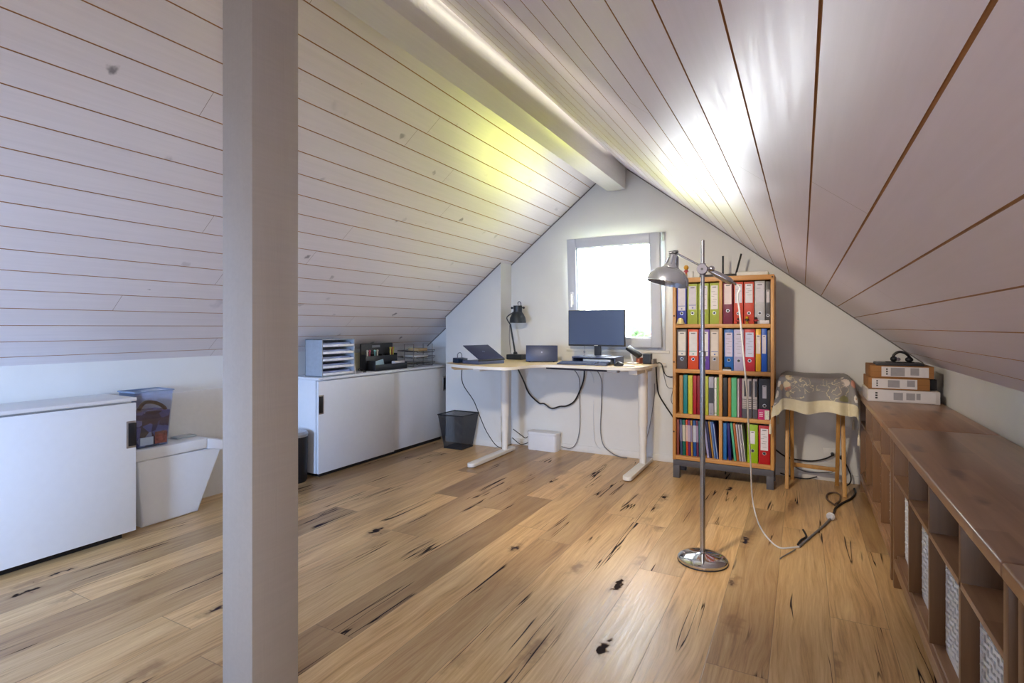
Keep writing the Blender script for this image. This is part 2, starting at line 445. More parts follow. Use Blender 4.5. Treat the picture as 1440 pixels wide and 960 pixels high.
# ------------------------------------------------------------------ outdoors
lawn = NT('meadow'); lc = lawn.ramp(lawn.noise(lawn.coord(), .3, 4.), [(.3, hexc('#a3ad2e')), (.7, hexc('#cfd04c'))])
M_lawn = lawn.set(lc, .9)
M_bounce_ground = plain('pale_bounce_ground', '#e2e4e6', .9, var=.04, sc=3.)  # added pale outdoor ground, whitens the light bounced up to the ceiling
for nm, ya, yb, mt_, lb in (('ground', GY + .6, 13.5, M_bounce_ground, 'added pale ground far below the window, bouncing white light to the ceiling'), ('lawn', 13.5, 34, M_lawn, 'sunlit green lawn beyond the added pale ground'), ('ground_far', 34, 420, M_bounce_ground, 'pale ground between the distant houses')):
    b = MB(); b.poly([(-160, ya, -5.2), (160, ya, -5.2), (160, yb, -5.2), (-160, yb, -5.2)])
    struct(b.build(nm, mt_), lb, 'ground')
M_hw = plain('house_render', '#e9e6df', .9, var=.02, sc=2.)
M_hr = {'b': plain('blue_roof', '#16386e', .7), 'g': plain('grey_roof', '#3a3836', .8), 'r': plain('red_roof', '#5a2416', .8)}
M_hwin = plain('dark_house_window', '#14181c', .2)
def house(x, y, wd, dp, hh, rf, mat, label):
    t = thing('house', label, 'house', (x, y, -5.2), 'houses outside the window')
    m = MB(); m.box(x - wd / 2, x + wd / 2, y, y + dp, -5.2, -5.2 + hh); m.build('wall', M_hw, t)
    m = MB(); m.prism([(x - wd / 2 - .4, -5.2 + hh), (x + wd / 2 + .4, -5.2 + hh), (x, -5.2 + hh + rf)], y - .4, y + dp + .4, 'y'); m.build('roof', mat, t, smooth=False)
    for k in range(3):
        xx = x - wd * .3 + k * wd * .3
        m = MB(); m.box(xx - .5, xx + .5, y - .06, y + .02, -5.2 + hh * .62, -5.2 + hh * .82); m.build('window', M_hwin, t)
house(-20.8, 72, 6.5, 8, 5.2, 1.6, M_hr['b'], 'pale house with a blue roof seen beside the monitor')
house(-24.6, 92, 3.5, 8, 5.2, 1.9, M_hr['g'], 'pale house with a grey gable roof in the window middle')
house(-15.6, 64, 3.2, 6, 4.9, .9, M_hr['r'], 'pale house with a low reddish roof at the window right edge')
M_leaf = plain('tree_leaves', '#123008', .9, var=.35, sc=5.); M_bark = plain('tree_bark', '#5b4a3a', .9)
for x, y, z, r, lb in ((-16.3, 60, .1, .75, 'small round green tree between two houses outside'), (-14.4, 55, -.35, .8, 'broader green tree in front of the reddish roof house outside')):
    t = thing('garden_tree', lb, 'tree', (x, y, -5.2), 'trees outside the window')
    m = MB(); m.cyl((x, y, -5.2), (x, y, z), .16, .08, 8); m.build('trunk', M_bark, t)
    m = MB()
    for k in range(16):
        a = random.uniform(0, 6.28); q = random.uniform(.1, .8) * r
        m.ball((x + q * math.cos(a), y + q * math.sin(a), z + random.uniform(-.5, .8) * r), r * random.uniform(.3, .5), u=8, v=5)
    m.build('crown', M_leaf, t)

# ------------------------------------------------------------------ common materials
M_black = plain('black_plastic', '#16171b', .45)
M_dark = plain('dark_grey_plastic', '#2b2e35', .5)
M_navy = plain('navy_metal', '#2b3150', .38, .2)
M_grey = plain('mid_grey', '#8b9096', .5)
M_paper = plain('white_paper', '#eceae6', .7, var=.03)
M_text = plain('printed_grey', '#6f7178', .7)
M_chrome = plain('chrome', '#c9ccd2', .07, 1., var=.01)
M_steel = plain('brushed_steel', '#b3b6be', .24, 1., var=.03)
M_cable = plain('black_cable', '#1a1a1c', .5)
M_gcable = plain('grey_cable', '#77777a', .5)
M_wcable = plain('white_cable', '#d5d7da', .45)
M_birch = wood('birch_veneer', '#e6d2a4', '#d4b882', 'x', .8, .35, knots=False)
M_dwhite = plain('desk_white', '#ebe8e1', .35, var=.01)
M_pine = wood('honey_pine', '#dba868', '#c08648', 'x', .7, .42)
M_pinev = wood('honey_pine_upright', '#d8a462', '#b98044', 'z', .7, .42)
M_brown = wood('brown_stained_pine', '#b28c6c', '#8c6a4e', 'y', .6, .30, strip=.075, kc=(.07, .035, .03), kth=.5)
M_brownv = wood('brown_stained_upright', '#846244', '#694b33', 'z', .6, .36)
M_basew = plain('dark_grey_painted_wood', '#55555c', .5)

# ------------------------------------------------------------------ white sliding-door cabinets on the left
CX = -3.385
def cabinet(y0, y1, doors, label, handles, zt=.805):
    t = thing('sliding_door_cabinet', label, 'cabinet', (-3.56, (y0 + y1) / 2, 0))
    xb = WL + .014
    m = MB(); m.box(xb, CX - .045, y0 + .012, y1 - .004, .035, zt - .022, .002); m.build('body', M_white, t)
    m = MB(); m.box(xb, CX + .004, y0, y1, zt - .020, zt, .003); m.build('top', M_white, t)
    m = MB(); m.box(xb, CX - .055, y0 + .06, y1 - .05, 0, .036); m.build('plinth', M_black, t)
    for (a, c, off) in doors:
        m = MB(); m.box(CX - .020 - off, CX - off, a, c, .040, zt - .030, .002); d = m.build('door', M_white, t)
        for hy, side, hz in handles:
            if a - .01 <= hy <= c + .01:
                m = MB(); s = side
                yy = [hy, hy + s * .052]; y_a, y_b = min(yy), max(yy)
                m.box(CX - off - .006, CX - off + .0025, y_a, y_b, hz - .078, hz + .078, .0045)
                h = m.build('handle', plain('pewter_metal', '#a39a93', .35, .7), d)
                m = MB(); m.box(CX - off + .0015, CX - off + .0035, (y_a + .010) if s < 0 else y_a, y_b if s < 0 else (y_b - .010), hz - .066, hz + .066, .0008)
                m.build('recess', M_black, h)
    return t
cabinet(-.25, 1.705, [(.74, 1.703, 0), (-.248, .76, .022)], 'white sliding-door cabinet in the left foreground, before the white bin', [(1.703, -1, .595)])
cabinet(3.03, 4.80, [(3.032, 3.935, 0), (3.915, 4.798, .022)], 'white sliding-door cabinet at the far end, under the letter trays', [(3.034, 1, .59), (4.796, -1, .60)])

# white recycling bin with sloped front and folding lid
t = thing('recycling_bin', 'white recycling bin with a sloped front and lid, beside the foreground cabinet', 'bin', (-3.6, 2.0, 0))
BXa, BXb = -3.715, -3.497
m = MB(); m.prism([(1.795, 0), (2.135, 0), (2.30, .395), (1.765, .405)], BXa + .012, BXb, 'x', .012, 3); m.build('body', M_white, t)
m = MB(); m.prism([(1.752, .405), (2.190, .405), (2.190, .470), (1.757, .470)], BXa, BXb + .008, 'x', .006); m.build('lid', M_white, t)
m = MB(); m.prism([(2.193, .402), (2.350, .362), (2.352, .425), (2.193, .470)], BXa, BXb + .008, 'x', .006); m.build('flap', M_white, t)
m = MB(); m.box(-3.70, -3.62, 2.07, 2.20, .471, .481, .003); 
tag(m.build('grey_tray', plain('pale_grey_plastic', '#b9c3c6', .35)), 'flat pale grey tray lying on the white bin lid', 'tray')

# clear waste basket with rubbish on the lid
M_clear = glass_mat('clear_plastic', (.80, .86, .96), .08)
t = thing('clear_basket', 'clear plastic basket full of dark oddments standing on the white bin', 'basket', (-3.62, 1.88, .471))
def frus(m, x0, x1, y0, y1, z0, z1, e):
    m.hexa([(x0 + e, y0 + e, z0), (x0, y0, z1), (x0 + e, y1 - e, z0), (x0, y1, z1), (x1 - e, y0 + e, z0), (x1, y0, z1), (x1 - e, y1 - e, z0), (x1, y1, z1)])
def open_frus(m, x0, x1, y0, y1, z0, z1, e, th):
    o = [[(x0 + e, y0 + e), (x1 - e, y0 + e), (x1 - e, y1 - e), (x0 + e, y1 - e)], [(x0, y0), (x1, y0), (x1, y1), (x0, y1)]]
    i = [[(x0 + e + th, y0 + e + th), (x1 - e - th, y0 + e + th), (x1 - e - th, y1 - e - th), (x0 + e + th, y1 - e - th)], [(x0 + th, y0 + th), (x1 - th, y0 + th), (x1 - th, y1 - th), (x0 + th, y1 - th)]]
    v = lambda L, z: [m.b.verts.new((p[0], p[1], z)) for p in L]
    ob, ot, ib, it = v(o[0], z0), v(o[1], z1), v(i[0], z0 + th), v(i[1], z1)
    for k in range(4):
        k2 = (k + 1) % 4
        for q in ((ob[k], ob[k2], ot[k2], ot[k]), (ib[k2], ib[k], it[k], it[k2]), (ot[k], ot[k2], it[k2], it[k])): m.b.faces.new(q)
    m.b.faces.new(ob[::-1]); m.b.faces.new(ib)
m = MB(); open_frus(m, -3.70, -3.515, 1.762, 1.985, .4715, .815, .022, .003); m.build('basket_wall', M_clear, t, smooth=False)
m = MB(); P = [(-3.702, 1.760, .815), (-3.513, 1.760, .815), (-3.513, 1.987, .815), (-3.702, 1.987, .815), (-3.702, 1.760, .815)]
m.tube(P, .0045, 8); m.build('rim', plain('blue_grey_rim', '#7f90ab', .3), t)
m = MB(); frus(m, -3.688, -3.528, 1.776, 1.972, .478, .69, .014)
rn = NT('crumpled_rubbish'); dd, cc = rn.voro(rn.coord(), 24.)
M_rub = rn.set(rn.ramp(rn.sep(cc)[0], [(0, hexc('#20283e')), (.45, hexc('#36426a')), (.7, hexc('#5061a0')), (.86, hexc('#6a78b0')), (.93, hexc('#a9b2c6'))]), .6)
m.build('filling', M_rub, t)
rn = NT('crumpled_rubbish'); 
m = MB(); m.tube([(-3.53, 1.79, .71), (-3.56, 1.84, .745), (-3.57, 1.91, .735), (-3.55, 1.955, .695), (-3.60, 1.96, .65)], .011, 8, 5); m.build('black_hose', M_black, t)
for (ya, yb, za, zb, mm, nm) in ((1.80, 1.875, .487, .535, plain('pale_blue_print', '#aebfd8', .5), 'print'), (1.885, 1.955, .487, .560, plain('red_brown_print', '#84504a', .5, var=.4, sc=60.), 'print')):
    m = MB(); m.box(-3.5345, -3.5325, ya, yb, za, zb); o = m.build(nm, mm, t)
o['label'] = 'red brown printed label at the basket bottom'

# black bin behind the post
t = thing('pedal_bin', 'black bin with a grey lid standing behind the post beside the far cabinet', 'bin', (-3.52, 2.93, 0))
m = MB(); m.lathe([(0, 0), (.098, 0), (.105, .02), (.112, .36), (0, .36)], (-3.52, 2.90, 0), seg=28); m.build('body', M_black, t)
m = MB(); m.lathe([(.113, .355), (.115, .375), (.10, .392), (.04, .402), (0, .403)], (-3.52, 2.90, 0), seg=28); m.build('lid', plain('silver_lid', '#a7abb2', .3, .6), t)
m = MB(); m.box(-3.63, -3.42, 2.63, 2.70, .012, .05, .006); tag(m.build('power_strip', M_black), 'black power strip on the floor left of the post', 'power strip')

# document drawer box
t = thing('document_drawers', 'grey five-slot document drawer unit on the far cabinet, leftmost item', 'drawers', (-3.5, 3.28, .805))
M_dgrey = plain('blue_grey_plastic', '#a3abb5', .4)
x0, x1, y0, y1, z0, z1 = -3.585, -3.392, 3.075, 3.432, .8065, 1.112
m = MB(); m.box(x0, x1, y0, y0 + .008, z0, z1, .002); m.box(x0, x1, y1 - .008, y1, z0, z1, .002); m.box(x0, x1, y0, y1, z1 - .008, z1, .002); m.box(x0, x1, y0, y1, z0, z0 + .006); m.box(x0, x0 + .006, y0, y1, z0, z1)
m.build('case', M_dgrey, t)
for k in range(5):
    za = z0 + .010 + k * .0578
    m = MB(); m.box(x0 + .01, x1 - .012, y0 + .011, y1 - .011, za, za + .004); m.box(x1 - .016, x1 - .012, y0 + .011, y1 - .011, za, za + .017)
    d = m.build('drawer', M_dgrey if k else plain('lilac_paper', '#c9c3e0', .6), t)
    m = MB(); m.box(x1 - .012, x1 + .003, y0 + .012, y1 - .012, za + .0, za + .020, .003); m.build('drawer_lip', plain('clear_white_lip', '#f0f3fa', .2), d)
    m = MB(); m.box(x0 + .012, x1 - .03, y0 + .02, y1 - .02, za + .004, za + .032); m.build('paper_stack', plain('slate_blue_paper', '#a3afd6', .6, var=.25, sc=8.), d)  # slate blue paper, tone varied at random
# leaning papers, cream patch of knee wall
m = MB(); m.box(-3.565, -3.435, 3.437, 3.447, .8065, .985, .002); tag(m.build('notepad', plain('white_pad', '#dfe5ee', .6)), 'white notepad leaning against the grey drawer unit', 'notepad')
m = MB(); m.hexa([(-3.53 + a * .10, 3.452 + .03 * (1 - c) + bb * .007, .8065 + c * .15) for a in (0, 1) for bb in (0, 1) for c in (0, 1)], .001); o = m.build('brochure', plain('white_brochure', '#ecebee', .5)); tag(o, 'white brochure with a red mark standing beside the drawer unit', 'brochure')
m = MB(); m.tube([(-3.41, 3.56, .812), (-3.43, 3.58, .828), (-3.45, 3.56, .845), (-3.44, 3.53, .828), (-3.42, 3.60, .812)], .004, 6, 4); tag(m.build('reading_glasses', M_black), 'small black glasses lying beside the white brochure', 'glasses')
m = MB(); m.box(-3.715, -3.66, 3.63, 3.90, .8065, .968, .002); tag(m.build('cream_wall_block', plain('cream_wall', '#d9d2a8', .7)), 'cream patch of the knee wall behind the desk organizer', 'box file')  # added cream block standing for this part of the knee wall
# desk organizer (black)
t = thing('desk_organizer', 'black desk organizer with pens, stickers and a tall back', 'organizer', (-3.5, 4.1, .805))
oy0, oy1 = 3.72, 4.16
m = MB(); m.box(-3.615, -3.595, oy0, oy1, .8065, 1.055, .008); m.build('back_panel', M_black, t)
m = MB(); m.box(-3.595, -3.54, oy0, oy1, .8065, .815); m.box(-3.545, -3.54, oy0, oy1, .8065, .94, .002)
for k in range(5):
    yy = oy0 + k * (oy1 - oy0 - .005) / 4; m.box(-3.595, -3.54, yy, yy + .005, .8065, .955, .001)
m.build('pen_rack', M_black, t)
m = MB(); m.box(-3.54, -3.44, oy0 + .02, oy1 + .03, .8065, .812); m.box(-3.444, -3.44, oy0 + .02, oy1 + .03, .8065, .862, .002); m.box(-3.54, -3.44, oy0 + .02, oy0 + .024, .8065, .90, .001); m.box(-3.54, -3.44, oy1 + .026, oy1 + .03, .8065, .87, .001)
m.build('front_tray', M_black, t)
m = MB(); m.box(-3.594, -3.592, 3.86, 3.97, 1.015, 1.038); m.build('label_plate', M_grey, t)
for k, (c, yy) in enumerate((('#e8e8ea', 3.757), ('#d2607a', 3.795), ('#8fd0d6', 3.855), ('#f0f0e6', 3.900), ('#e2d36a', 4.075), ('#c9da58', 4.125), ('#c4703a', 4.10))):
    xx = -3.558 - (.007 if k % 2 else 0)
    m = MB(); m.cyl((xx, yy, .817), (xx - .006, yy + .01, .985 + .02 * (k > 3)), .007, seg=8); m.ball((xx - .006, yy + .01, .985 + .02 * (k > 3)), .0115, u=8, v=6)
    tag(m.build('pen', plain('pen_' + c[1:], c, .4)), ['white capped pen, leftmost in the black organizer', 'pink capped marker in the black organizer', 'turquoise capped marker in the black organizer', 'cream marker beside the turquoise one in the organizer', 'yellow pen in the right slot of the black organizer', 'lime highlighter at the right end of the black organizer', 'orange pen rising from the right end of the organizer'][k], 'pen', 'pens in the black organizer')
m = MB(); m.hexa([(-3.50 + a * .004 - .02 * c, 3.80 + bb * .13, .814 + c * (.072 + .02 * bb)) for a in (0, 1) for bb in (0, 1) for c in (0, 1)]); tag(m.build('blue_note_card', plain('pale_blue_card', '#b4d3df', .6, var=.1, sc=60.)), 'pale blue note card sticking out of the organizer front', 'card')
m = MB(); m.box(-3.50, -3.455, 4.03, 4.17, .8135, .882, .002); tag(m.build('white_index_box', plain('white_index', '#d9d2cf', .6)), 'small white index box at the right of the organizer tray', 'box')
# wire letter tray
t = thing('letter_tray', 'three-tier wire letter tray with papers on the far cabinet, rightmost item', 'letter tray', (-3.53, 4.5, .805))
M_wire = plain('grey_wire', '#5d5a57', .35, .7)
ta, tb, xa, xb = 4.27, 4.62, -3.63, -3.44
for yy in (ta + .02, tb - .02):
    m = MB()
    m.tube([(xa + .07, yy, .808), (xa + .07, yy, 1.035), (xb, yy, 1.035), (xb, yy, .808)], .0045, 6)
    m.tube([(xa + .07, yy, .812), (xb + .001, yy, .812)], .004, 6)
    m.build('upright_frame', plain('bright_wire', '#8e8d8b', .3, .8), t)
for k in range(3):
    z = .835 + k * .062
    m = MB()
    m.tube([(xa, ta, z + .012), (xb + .02, ta, z + .012), (xb + .04, ta + .05, z - .008), (xb + .04, tb - .05, z - .008), (xb + .02, tb, z + .012), (xa, tb, z + .012), (xa, ta, z + .012)], .003, 6)
    for j in range(9): 
        yy = ta + .02 + j * (tb - ta - .04) / 8; m.tube([(xa, yy, z), (xb + .02, yy, z)], .0015, 5)
    for j in range(4):
        xx = xa + j * .06; m.tube([(xx, ta, z), (xx, tb, z)], .0015, 5)
    m.build('tray', M_wire, t)
m = MB(); m.box(-3.60, -3.47, 4.32, 4.57, .9005, .918, .002); tag(m.build('paper_stack', M_paper), 'sheets of white paper in the middle tier of the wire tray', 'paper')
m = MB(); m.box(-3.60, -3.46, 4.40, 4.54, .9635, .990, .002); tag(m.build('card_box', plain('tan_card', '#c9ac7c', .7)), 'small tan card box in the top tier of the wire tray', 'box')

# ------------------------------------------------------------------ corner desk
DZ0, DZ = .862, .886
OUT = [(-2.885, 4.60), (-2.885, 4.20), (-2.862, 4.05), (-2.79, 3.95), (-2.66, 3.875), (-2.50, 3.81), (-2.34, 3.775), (-2.22, 3.765), (-2.13, 3.775), (-2.07, 3.83), (-2.055, 3.93), (-2.05, 4.05), (-2.02, 4.16), (-1.94, 4.235), (-1.82, 4.255), (-1.60, 4.225), (-1.40, 4.205), (-1.27, 4.215), (-1.19, 4.25), (-1.145, 4.33), (-1.135, 4.45), (-1.135, 4.82), (-1.15, 4.865), (-1.19, 4.885), (-2.60, 4.885), (-2.645, 4.685), (-2.83, 4.680), (-2.87, 4.66)]
cv = catmull([(x, y, 0) for x, y in OUT + OUT[:1]], 3)[:-1]
poly = [(p.x, p.y) for p in cv]
desk = thing('corner_desk', 'white-legged corner sit-stand desk with a birch top by the window', 'desk', (-2.0, 4.4, 0))
m = MB(); m.prism(poly, DZ0, DZ - .001, 'z'); m.build('edge_band', M_dwhite, desk)
cx = sum(p[0] for p in poly) / len(poly); cy = sum(p[1] for p in poly) / len(poly)
def inset(poly, d):
    n = len(poly); out = []
    for i in range(n):
        a, b_, c = Vector(poly[i - 1]), Vector(poly[i]), Vector(poly[(i + 1) % n])
        t = (c - a).normalized(); nn = Vector((-t.y, t.x)); out.append(tuple(b_ + nn * d))
    return out
area = sum(poly[i - 1][0] * poly[i][1] - poly[i][0] * poly[i - 1][1] for i in range(len(poly)))
m = MB(); m.prism(inset(poly, .006 if area > 0 else -.006), DZ - .004, DZ, 'z'); m.build('desk_top', M_birch, desk)
def tleg(x, ya, yb, yc):
    m = MB()
    pl = []
    for k in range(9):
        a = PI + k * PI / 8; pl.append((x + .038 * math.cos(a), ya + .038 + .038 * math.sin(a)))
    pl += [(x + .034, yb), (x - .034, yb)]
    m.prism(pl, .006, .038, 'z', .005); f = m.build('foot', M_dwhite, desk)
    for yy, rr in ((ya + .05, .030), (yb - .05, .026)):
        m = MB(); m.cyl((x, yy, 0), (x, yy, .008), rr); m.build('foot_pad', M_dark, f)
    m = MB(); m.lathe([(0, .036), (.029, .036), (.029, .21), (0, .21)], (x, yc, 0), seg=20); c = m.build('column', M_dwhite, desk)
    m = MB(); m.lathe([(0, .20), (.034, .20), (.034, .36), (0, .36)], (x, yc, 0), seg=20); m.build('inner_tube', M_dwhite, c)
    m = MB(); m.lathe([(0, .355), (.0395, .355), (.0405, .36), (.0405, .83), (0, .83)], (x, yc, 0), seg=20); m.build('outer_tube', M_dwhite, c)
tleg(-2.515, 3.885, 4.665, 4.515)
tleg(-1.215, 4.13, 4.84, 4.63)
m = MB(); m.box(-2.56, -1.17, 4.57, 4.63, .822, .862, .003); m.box(-2.55, -2.48, 4.0, 4.62, .822, .862, .003); m.box(-1.25, -1.18, 4.32, 4.80, .822, .862, .003); m.build('under_frame', M_dwhite, desk)
m = MB(); m.prism([(-2.80, .862), (-2.42, .862), (-2.55, .836), (-2.76, .824), (-2.79, .835)], 4.02, 4.06, 'y'); m.build('support_bracket', wood('light_ply', '#cfae80', '#b8935f', 'x', knots=False), desk)
m = MB(); m.prism([(-2.00, 4.34), (-1.42, 4.29), (-1.42, 4.55), (-2.00, 4.55)], .838, .860, 'z', .004); m.build('cable_net', plain('dark_mesh_net', '#45434c', .8), desk)
m = MB(); m.box(-1.405, -1.315, 4.222, 4.30, .838, .861, .006)
for k in range(5): m.box(-1.398 + k * .017, -1.388 + k * .017, 4.2205, 4.223, .844, .855)
m.build('height_control', plain('grey_control', '#9a9ba0', .4), desk)

# --- things on the desk
Z = DZ + .0004
def laptop_left():
    t = thing('laptop', 'half-closed navy laptop at the left end of the desk', 'laptop', (-2.5, 4.05, Z))
    # hinge edge on the right/front, lid rising to the left
    H0, H1 = Vector((-2.450, 3.935, Z + .040)), Vector((-2.355, 4.215, Z + .040))
    e = (H1 - H0).normalized(); s = Vector((-e.y, e.x, 0)); L = .255
    def slab(m, o, u, v, wn, lu, lv, th, bev=.004):
        m.hexa([o + u * i * lu + v * j * lv + wn * k * th for i in (0, 1) for j in (0, 1) for k in (0, 1)], bev)
    up = Vector((0, 0, 1)); W = (H1 - H0).length
    m = MB(); slab(m, H0 - up * .040, e, s, up, W, L * .9, .028); m.build('base', plain('blue_grey_laptop_base', '#55607e', .4, .2), t)
    a = R(27); v = s * math.cos(a) + up * math.sin(a); nn = e.cross(v); nn = nn if nn.z > 0 else -nn
    m = MB(); slab(m, H0, e, v, nn, W, L, .007); lid = m.build('lid', M_navy, t)
    m = MB(); slab(m, H0 - nn * .002 + e * .01 + v * .012, e, v, nn, W - .02, L - .02, .002, 0); m.build('screen', M_black, lid)
    m = MB(); c = H0 + e * W * .5 + v * L * .5 + nn * .0072
    m.tube([c - e * .014 - v * .004, c - e * .004 + v * .010, c + e * .004 - v * .006, c + e * .014 + v * .004], .0016, 6); m.build('emblem', plain('pale_emblem', '#aeb4c8', .3, .5), lid)
    m = MB(); m.cyl(H0 + up * -.004, H1 + up * -.004, .007); m.build('hinge', M_black, t)
laptop_left()
t = thing('docking_station', 'dark teal docking box behind the half-closed laptop on the desk', 'docking station', (-2.72, 4.18, Z))
m = MB(); m.hexa([(x, y, z) for x, y in ((-2.815, 4.07), (-2.72, 4.28)) for z in ()] or [(-2.800, 4.050, Z), (-2.800, 4.050, Z + .045), (-2.765, 4.160, Z), (-2.765, 4.160, Z + .045), (-2.720, 4.022, Z), (-2.720, 4.022, Z + .040), (-2.690, 4.132, Z), (-2.690, 4.132, Z + .040)], .004); m.build('case', plain('dark_teal', '#1d2f45', .35), t)
m = MB(); m.tube([(-2.765, 4.08, Z + .04), (-2.770, 4.085, Z + .075), (-2.745, 4.085, Z + .092), (-2.722, 4.08, Z + .075), (-2.720, 4.075, Z + .038)], .004, 8, 5); m.build('cable_loop', M_gcable, t)
def laptop_mid():
    t = thing('laptop', 'open dark blue laptop standing with its lid to the viewer, beside the desk lamp', 'laptop', (-2.1, 4.45, Z))
    A, B = Vector((-2.252, 4.440, Z + .006)), Vector((-1.985, 4.560, Z + .006)); e = (B - A).normalized(); W = (B - A).length
    s = Vector((-e.y, e.x, 0)); up = Vector((0, 0, 1)); a = R(80); v = s * math.cos(a) + up * math.sin(a); n = e.cross(v)
    if n.y > 0: n = -n
    m = MB(); m.hexa([A + e * i * W + v * j * .150 + n * k * .007 for i in (0, 1) for j in (0, 1) for k in (0, 1)], .003); lid = m.build('lid', plain('dark_blue_lid', '#39425f', .4, .2), t)
    m = MB(); c = A + e * W * .5 + v * .085 + n * .0072; m.lathe([(0, 0), (.007, 0), (.007, .0006), (0, .0006)], c, n, 16); m.build('emblem', plain('dim_emblem', '#6f7ba2', .3), lid)
    m = MB(); m.hexa([A + e * i * W + s * (.006 + j * .17) + up * (k * .012) for i in (0, 1) for j in (0, 1) for k in (0, 1)], .003); m.build('base', M_dark, t)
    m = MB()
    for q in (.12, .88): m.cyl(A + e * W * q + up * -.006, A + e * W * q + up * .004, .006, seg=8)
    m.build('rubber_foot', M_black, t)
    m = MB(); m.cyl(A + e * .02 + up * .004, B - e * .02 + up * .004, .006, seg=10); m.build('hinge', M_black, t)
laptop_mid()
# desk lamp
M_lamp = plain('anthracite_metal', '#33393e', .42, .3)
t = thing('desk_lamp', 'black metal desk lamp with a dome shade and block base', 'lamp', (-2.5, 4.76, Z))
m = MB(); m.prism([(-2.605, 4.705), (-2.435, 4.705), (-2.435, 4.82), (-2.605, 4.82)], Z, Z + .052, 'z', .008, 3); m.build('base', M_lamp, t)
m = MB(); m.cyl((-2.535, 4.765, Z + .05), (-2.597, 4.775, 1.235), .0085); m.build('stem', M_lamp, t)
m = MB(); m.lathe([(0, -.012), (.020, -.012), (.022, .0), (.016, .014), (0, .016)], (-2.535, 4.765, Z + .062)); m.build('joint', M_lamp, t)
sx, sy, sz = -2.508, 4.765, 1.252
m = MB(); m.lathe([(.082, .0), (.084, .004), (.078, .050), (.062, .085), (.046, .106), (.043, .110), (.043, .160), (.045, .162), (.045, .172), (0, .174), (0, .168), (.038, .166), (.038, .104), (.055, .082), (.073, .048), (.079, .0)], (sx, sy, sz), seg=32, closed=False); sh = m.build('shade', M_lamp, t)
m = MB(); m.tube([(sx + .005, sy, sz + .18), (sx + .002, sy, sz + .20), (sx + .017, sy, sz + .212), (sx + .034, sy, sz + .20), (sx + .036, sy, sz + .17)], .004, 8, 5); m.build('loop', M_lamp, sh)
m = MB(); m.cyl((sx - .065, sy, sz + .15), (sx + .066, sy, sz + .15), .006); m.ball((sx - .067, sy, sz + .15), .012, u=10, v=6); m.ball((sx + .068, sy, sz + .15), .012, u=10, v=6); m.build('thumb_screw', M_lamp, sh)
m = MB(); m.tube([(-2.597, 4.775, 1.235), (-2.638, 4.775, 1.295), (-2.612, 4.772, 1.330), (sx - .02, sy, sz + .12)], .006, 8, 4); m.build('swivel_arm', M_lamp, t)
m = MB(); m.tube([(-2.615, 4.80, 1.27), (-2.640, 4.83, 1.1), (-2.632, 4.85, .95), (-2.60, 4.83, Z + .03)], .0028, 6, 5); m.build('cord', M_gcable, t)
m = MB(); m.tube([(-2.425, 4.80, Z + .030), (-2.39, 4.74, Z + .075), (-2.33, 4.66, Z + .105), (-2.235, 4.50, Z + .108)], .0045, 8, 5); tag(m.build('laptop_cable', M_gcable), 'grey cable rising from the lamp base into the dark blue laptop', 'cable')
# monitor riser, monitor
M_bluegrey = plain('slate_blue_plastic', '#47526f', .4)
t = thing('monitor_riser', 'slate monitor riser with a shallow drawer gap on the desk', 'monitor riser', (-1.6, 4.5, Z))
rx0, rx1, ry0, ry1 = -1.800, -1.405, 4.445, 4.70
m = MB(); m.box(rx0, rx1, ry0, ry1, Z + .052, Z + .064, .003); m.build('riser_top', M_bluegrey, t)
for xx in (rx0, rx1 - .012):
    m = MB(); m.box(xx, xx + .012, ry0 + .01, ry1, Z, Z + .053, .002); m.build('side', M_bluegrey, t)
m = MB(); m.box(rx0 + .012, rx1 - .012, ry1 - .012, ry1, Z, Z + .053); m.build('back', M_bluegrey, t)
m = MB(); m.box(-1.70, -1.45, 4.46, 4.60, Z + .0, Z + .043, .004); tag(m.build('silver_hub', plain('silver_plastic', '#b8c6d6', .3)), 'silver slim box under the monitor riser', 'hub')
t = thing('monitor', 'flat black computer monitor on the riser in front of the window', 'monitor', (-1.6, 4.56, Z + .065))
MP = 4.560
mx0, mx1, mz0, mz1 = -1.874, -1.350, 1.040, 1.362
sn = NT('sheen_lifted_screen'); M_scr = sn.set(sn.mix(sn.noise(sn.coord(), 1.5, 1.), hexc('#3f4c6c'), hexc('#485878')), .24, spec=.6)  # slate blue carries the reflected sheen of the black screen
m = MB(); m.box(mx0, mx1, MP - .014, MP + .022, mz0, mz1, .005); hd = m.build('housing', M_dark, t)
m = MB(); m.box(mx0 + .007, mx1 - .007, MP - .0150, MP - .0135, mz0 + .014, mz1 - .007); m.build('screen', M_scr, hd)
m = MB()
for k in range(4): m.box(-1.626 + k * .009, -1.620 + k * .009, MP - .0152, MP - .0140, mz0 + .003, mz0 + .010)
m.build('maker_mark', plain('pale_mark', '#d9dde4', .4), hd)
m = MB(); m.box(-1.640, -1.578, MP + .020, MP + .045, Z + .068, mz0 + .14, .006); m.build('stand_neck', M_dark, t)
m = MB(); m.prism([(-1.715, MP - .05), (-1.505, MP - .05), (-1.505, MP + .11), (-1.715, MP + .11)], Z + .0645, Z + .072, 'z', .002); m.build('stand_base', M_bluegrey, t)
m = MB(); m.tube([(-1.765, 4.68, 1.06), (-1.766, 4.68, 1.0), (-1.77, 4.67, .975)], .003, 6); m.ball((-1.767, 4.675, .985), .010, .010, .014, 8, 6); m.tube([(-1.77, 4.67, .975), (-1.76, 4.66, Z + .066)], .003, 6)
tag(m.build('webcam_cable', M_gcable), 'thin cable with a dark plug hanging behind the monitor', 'cable')
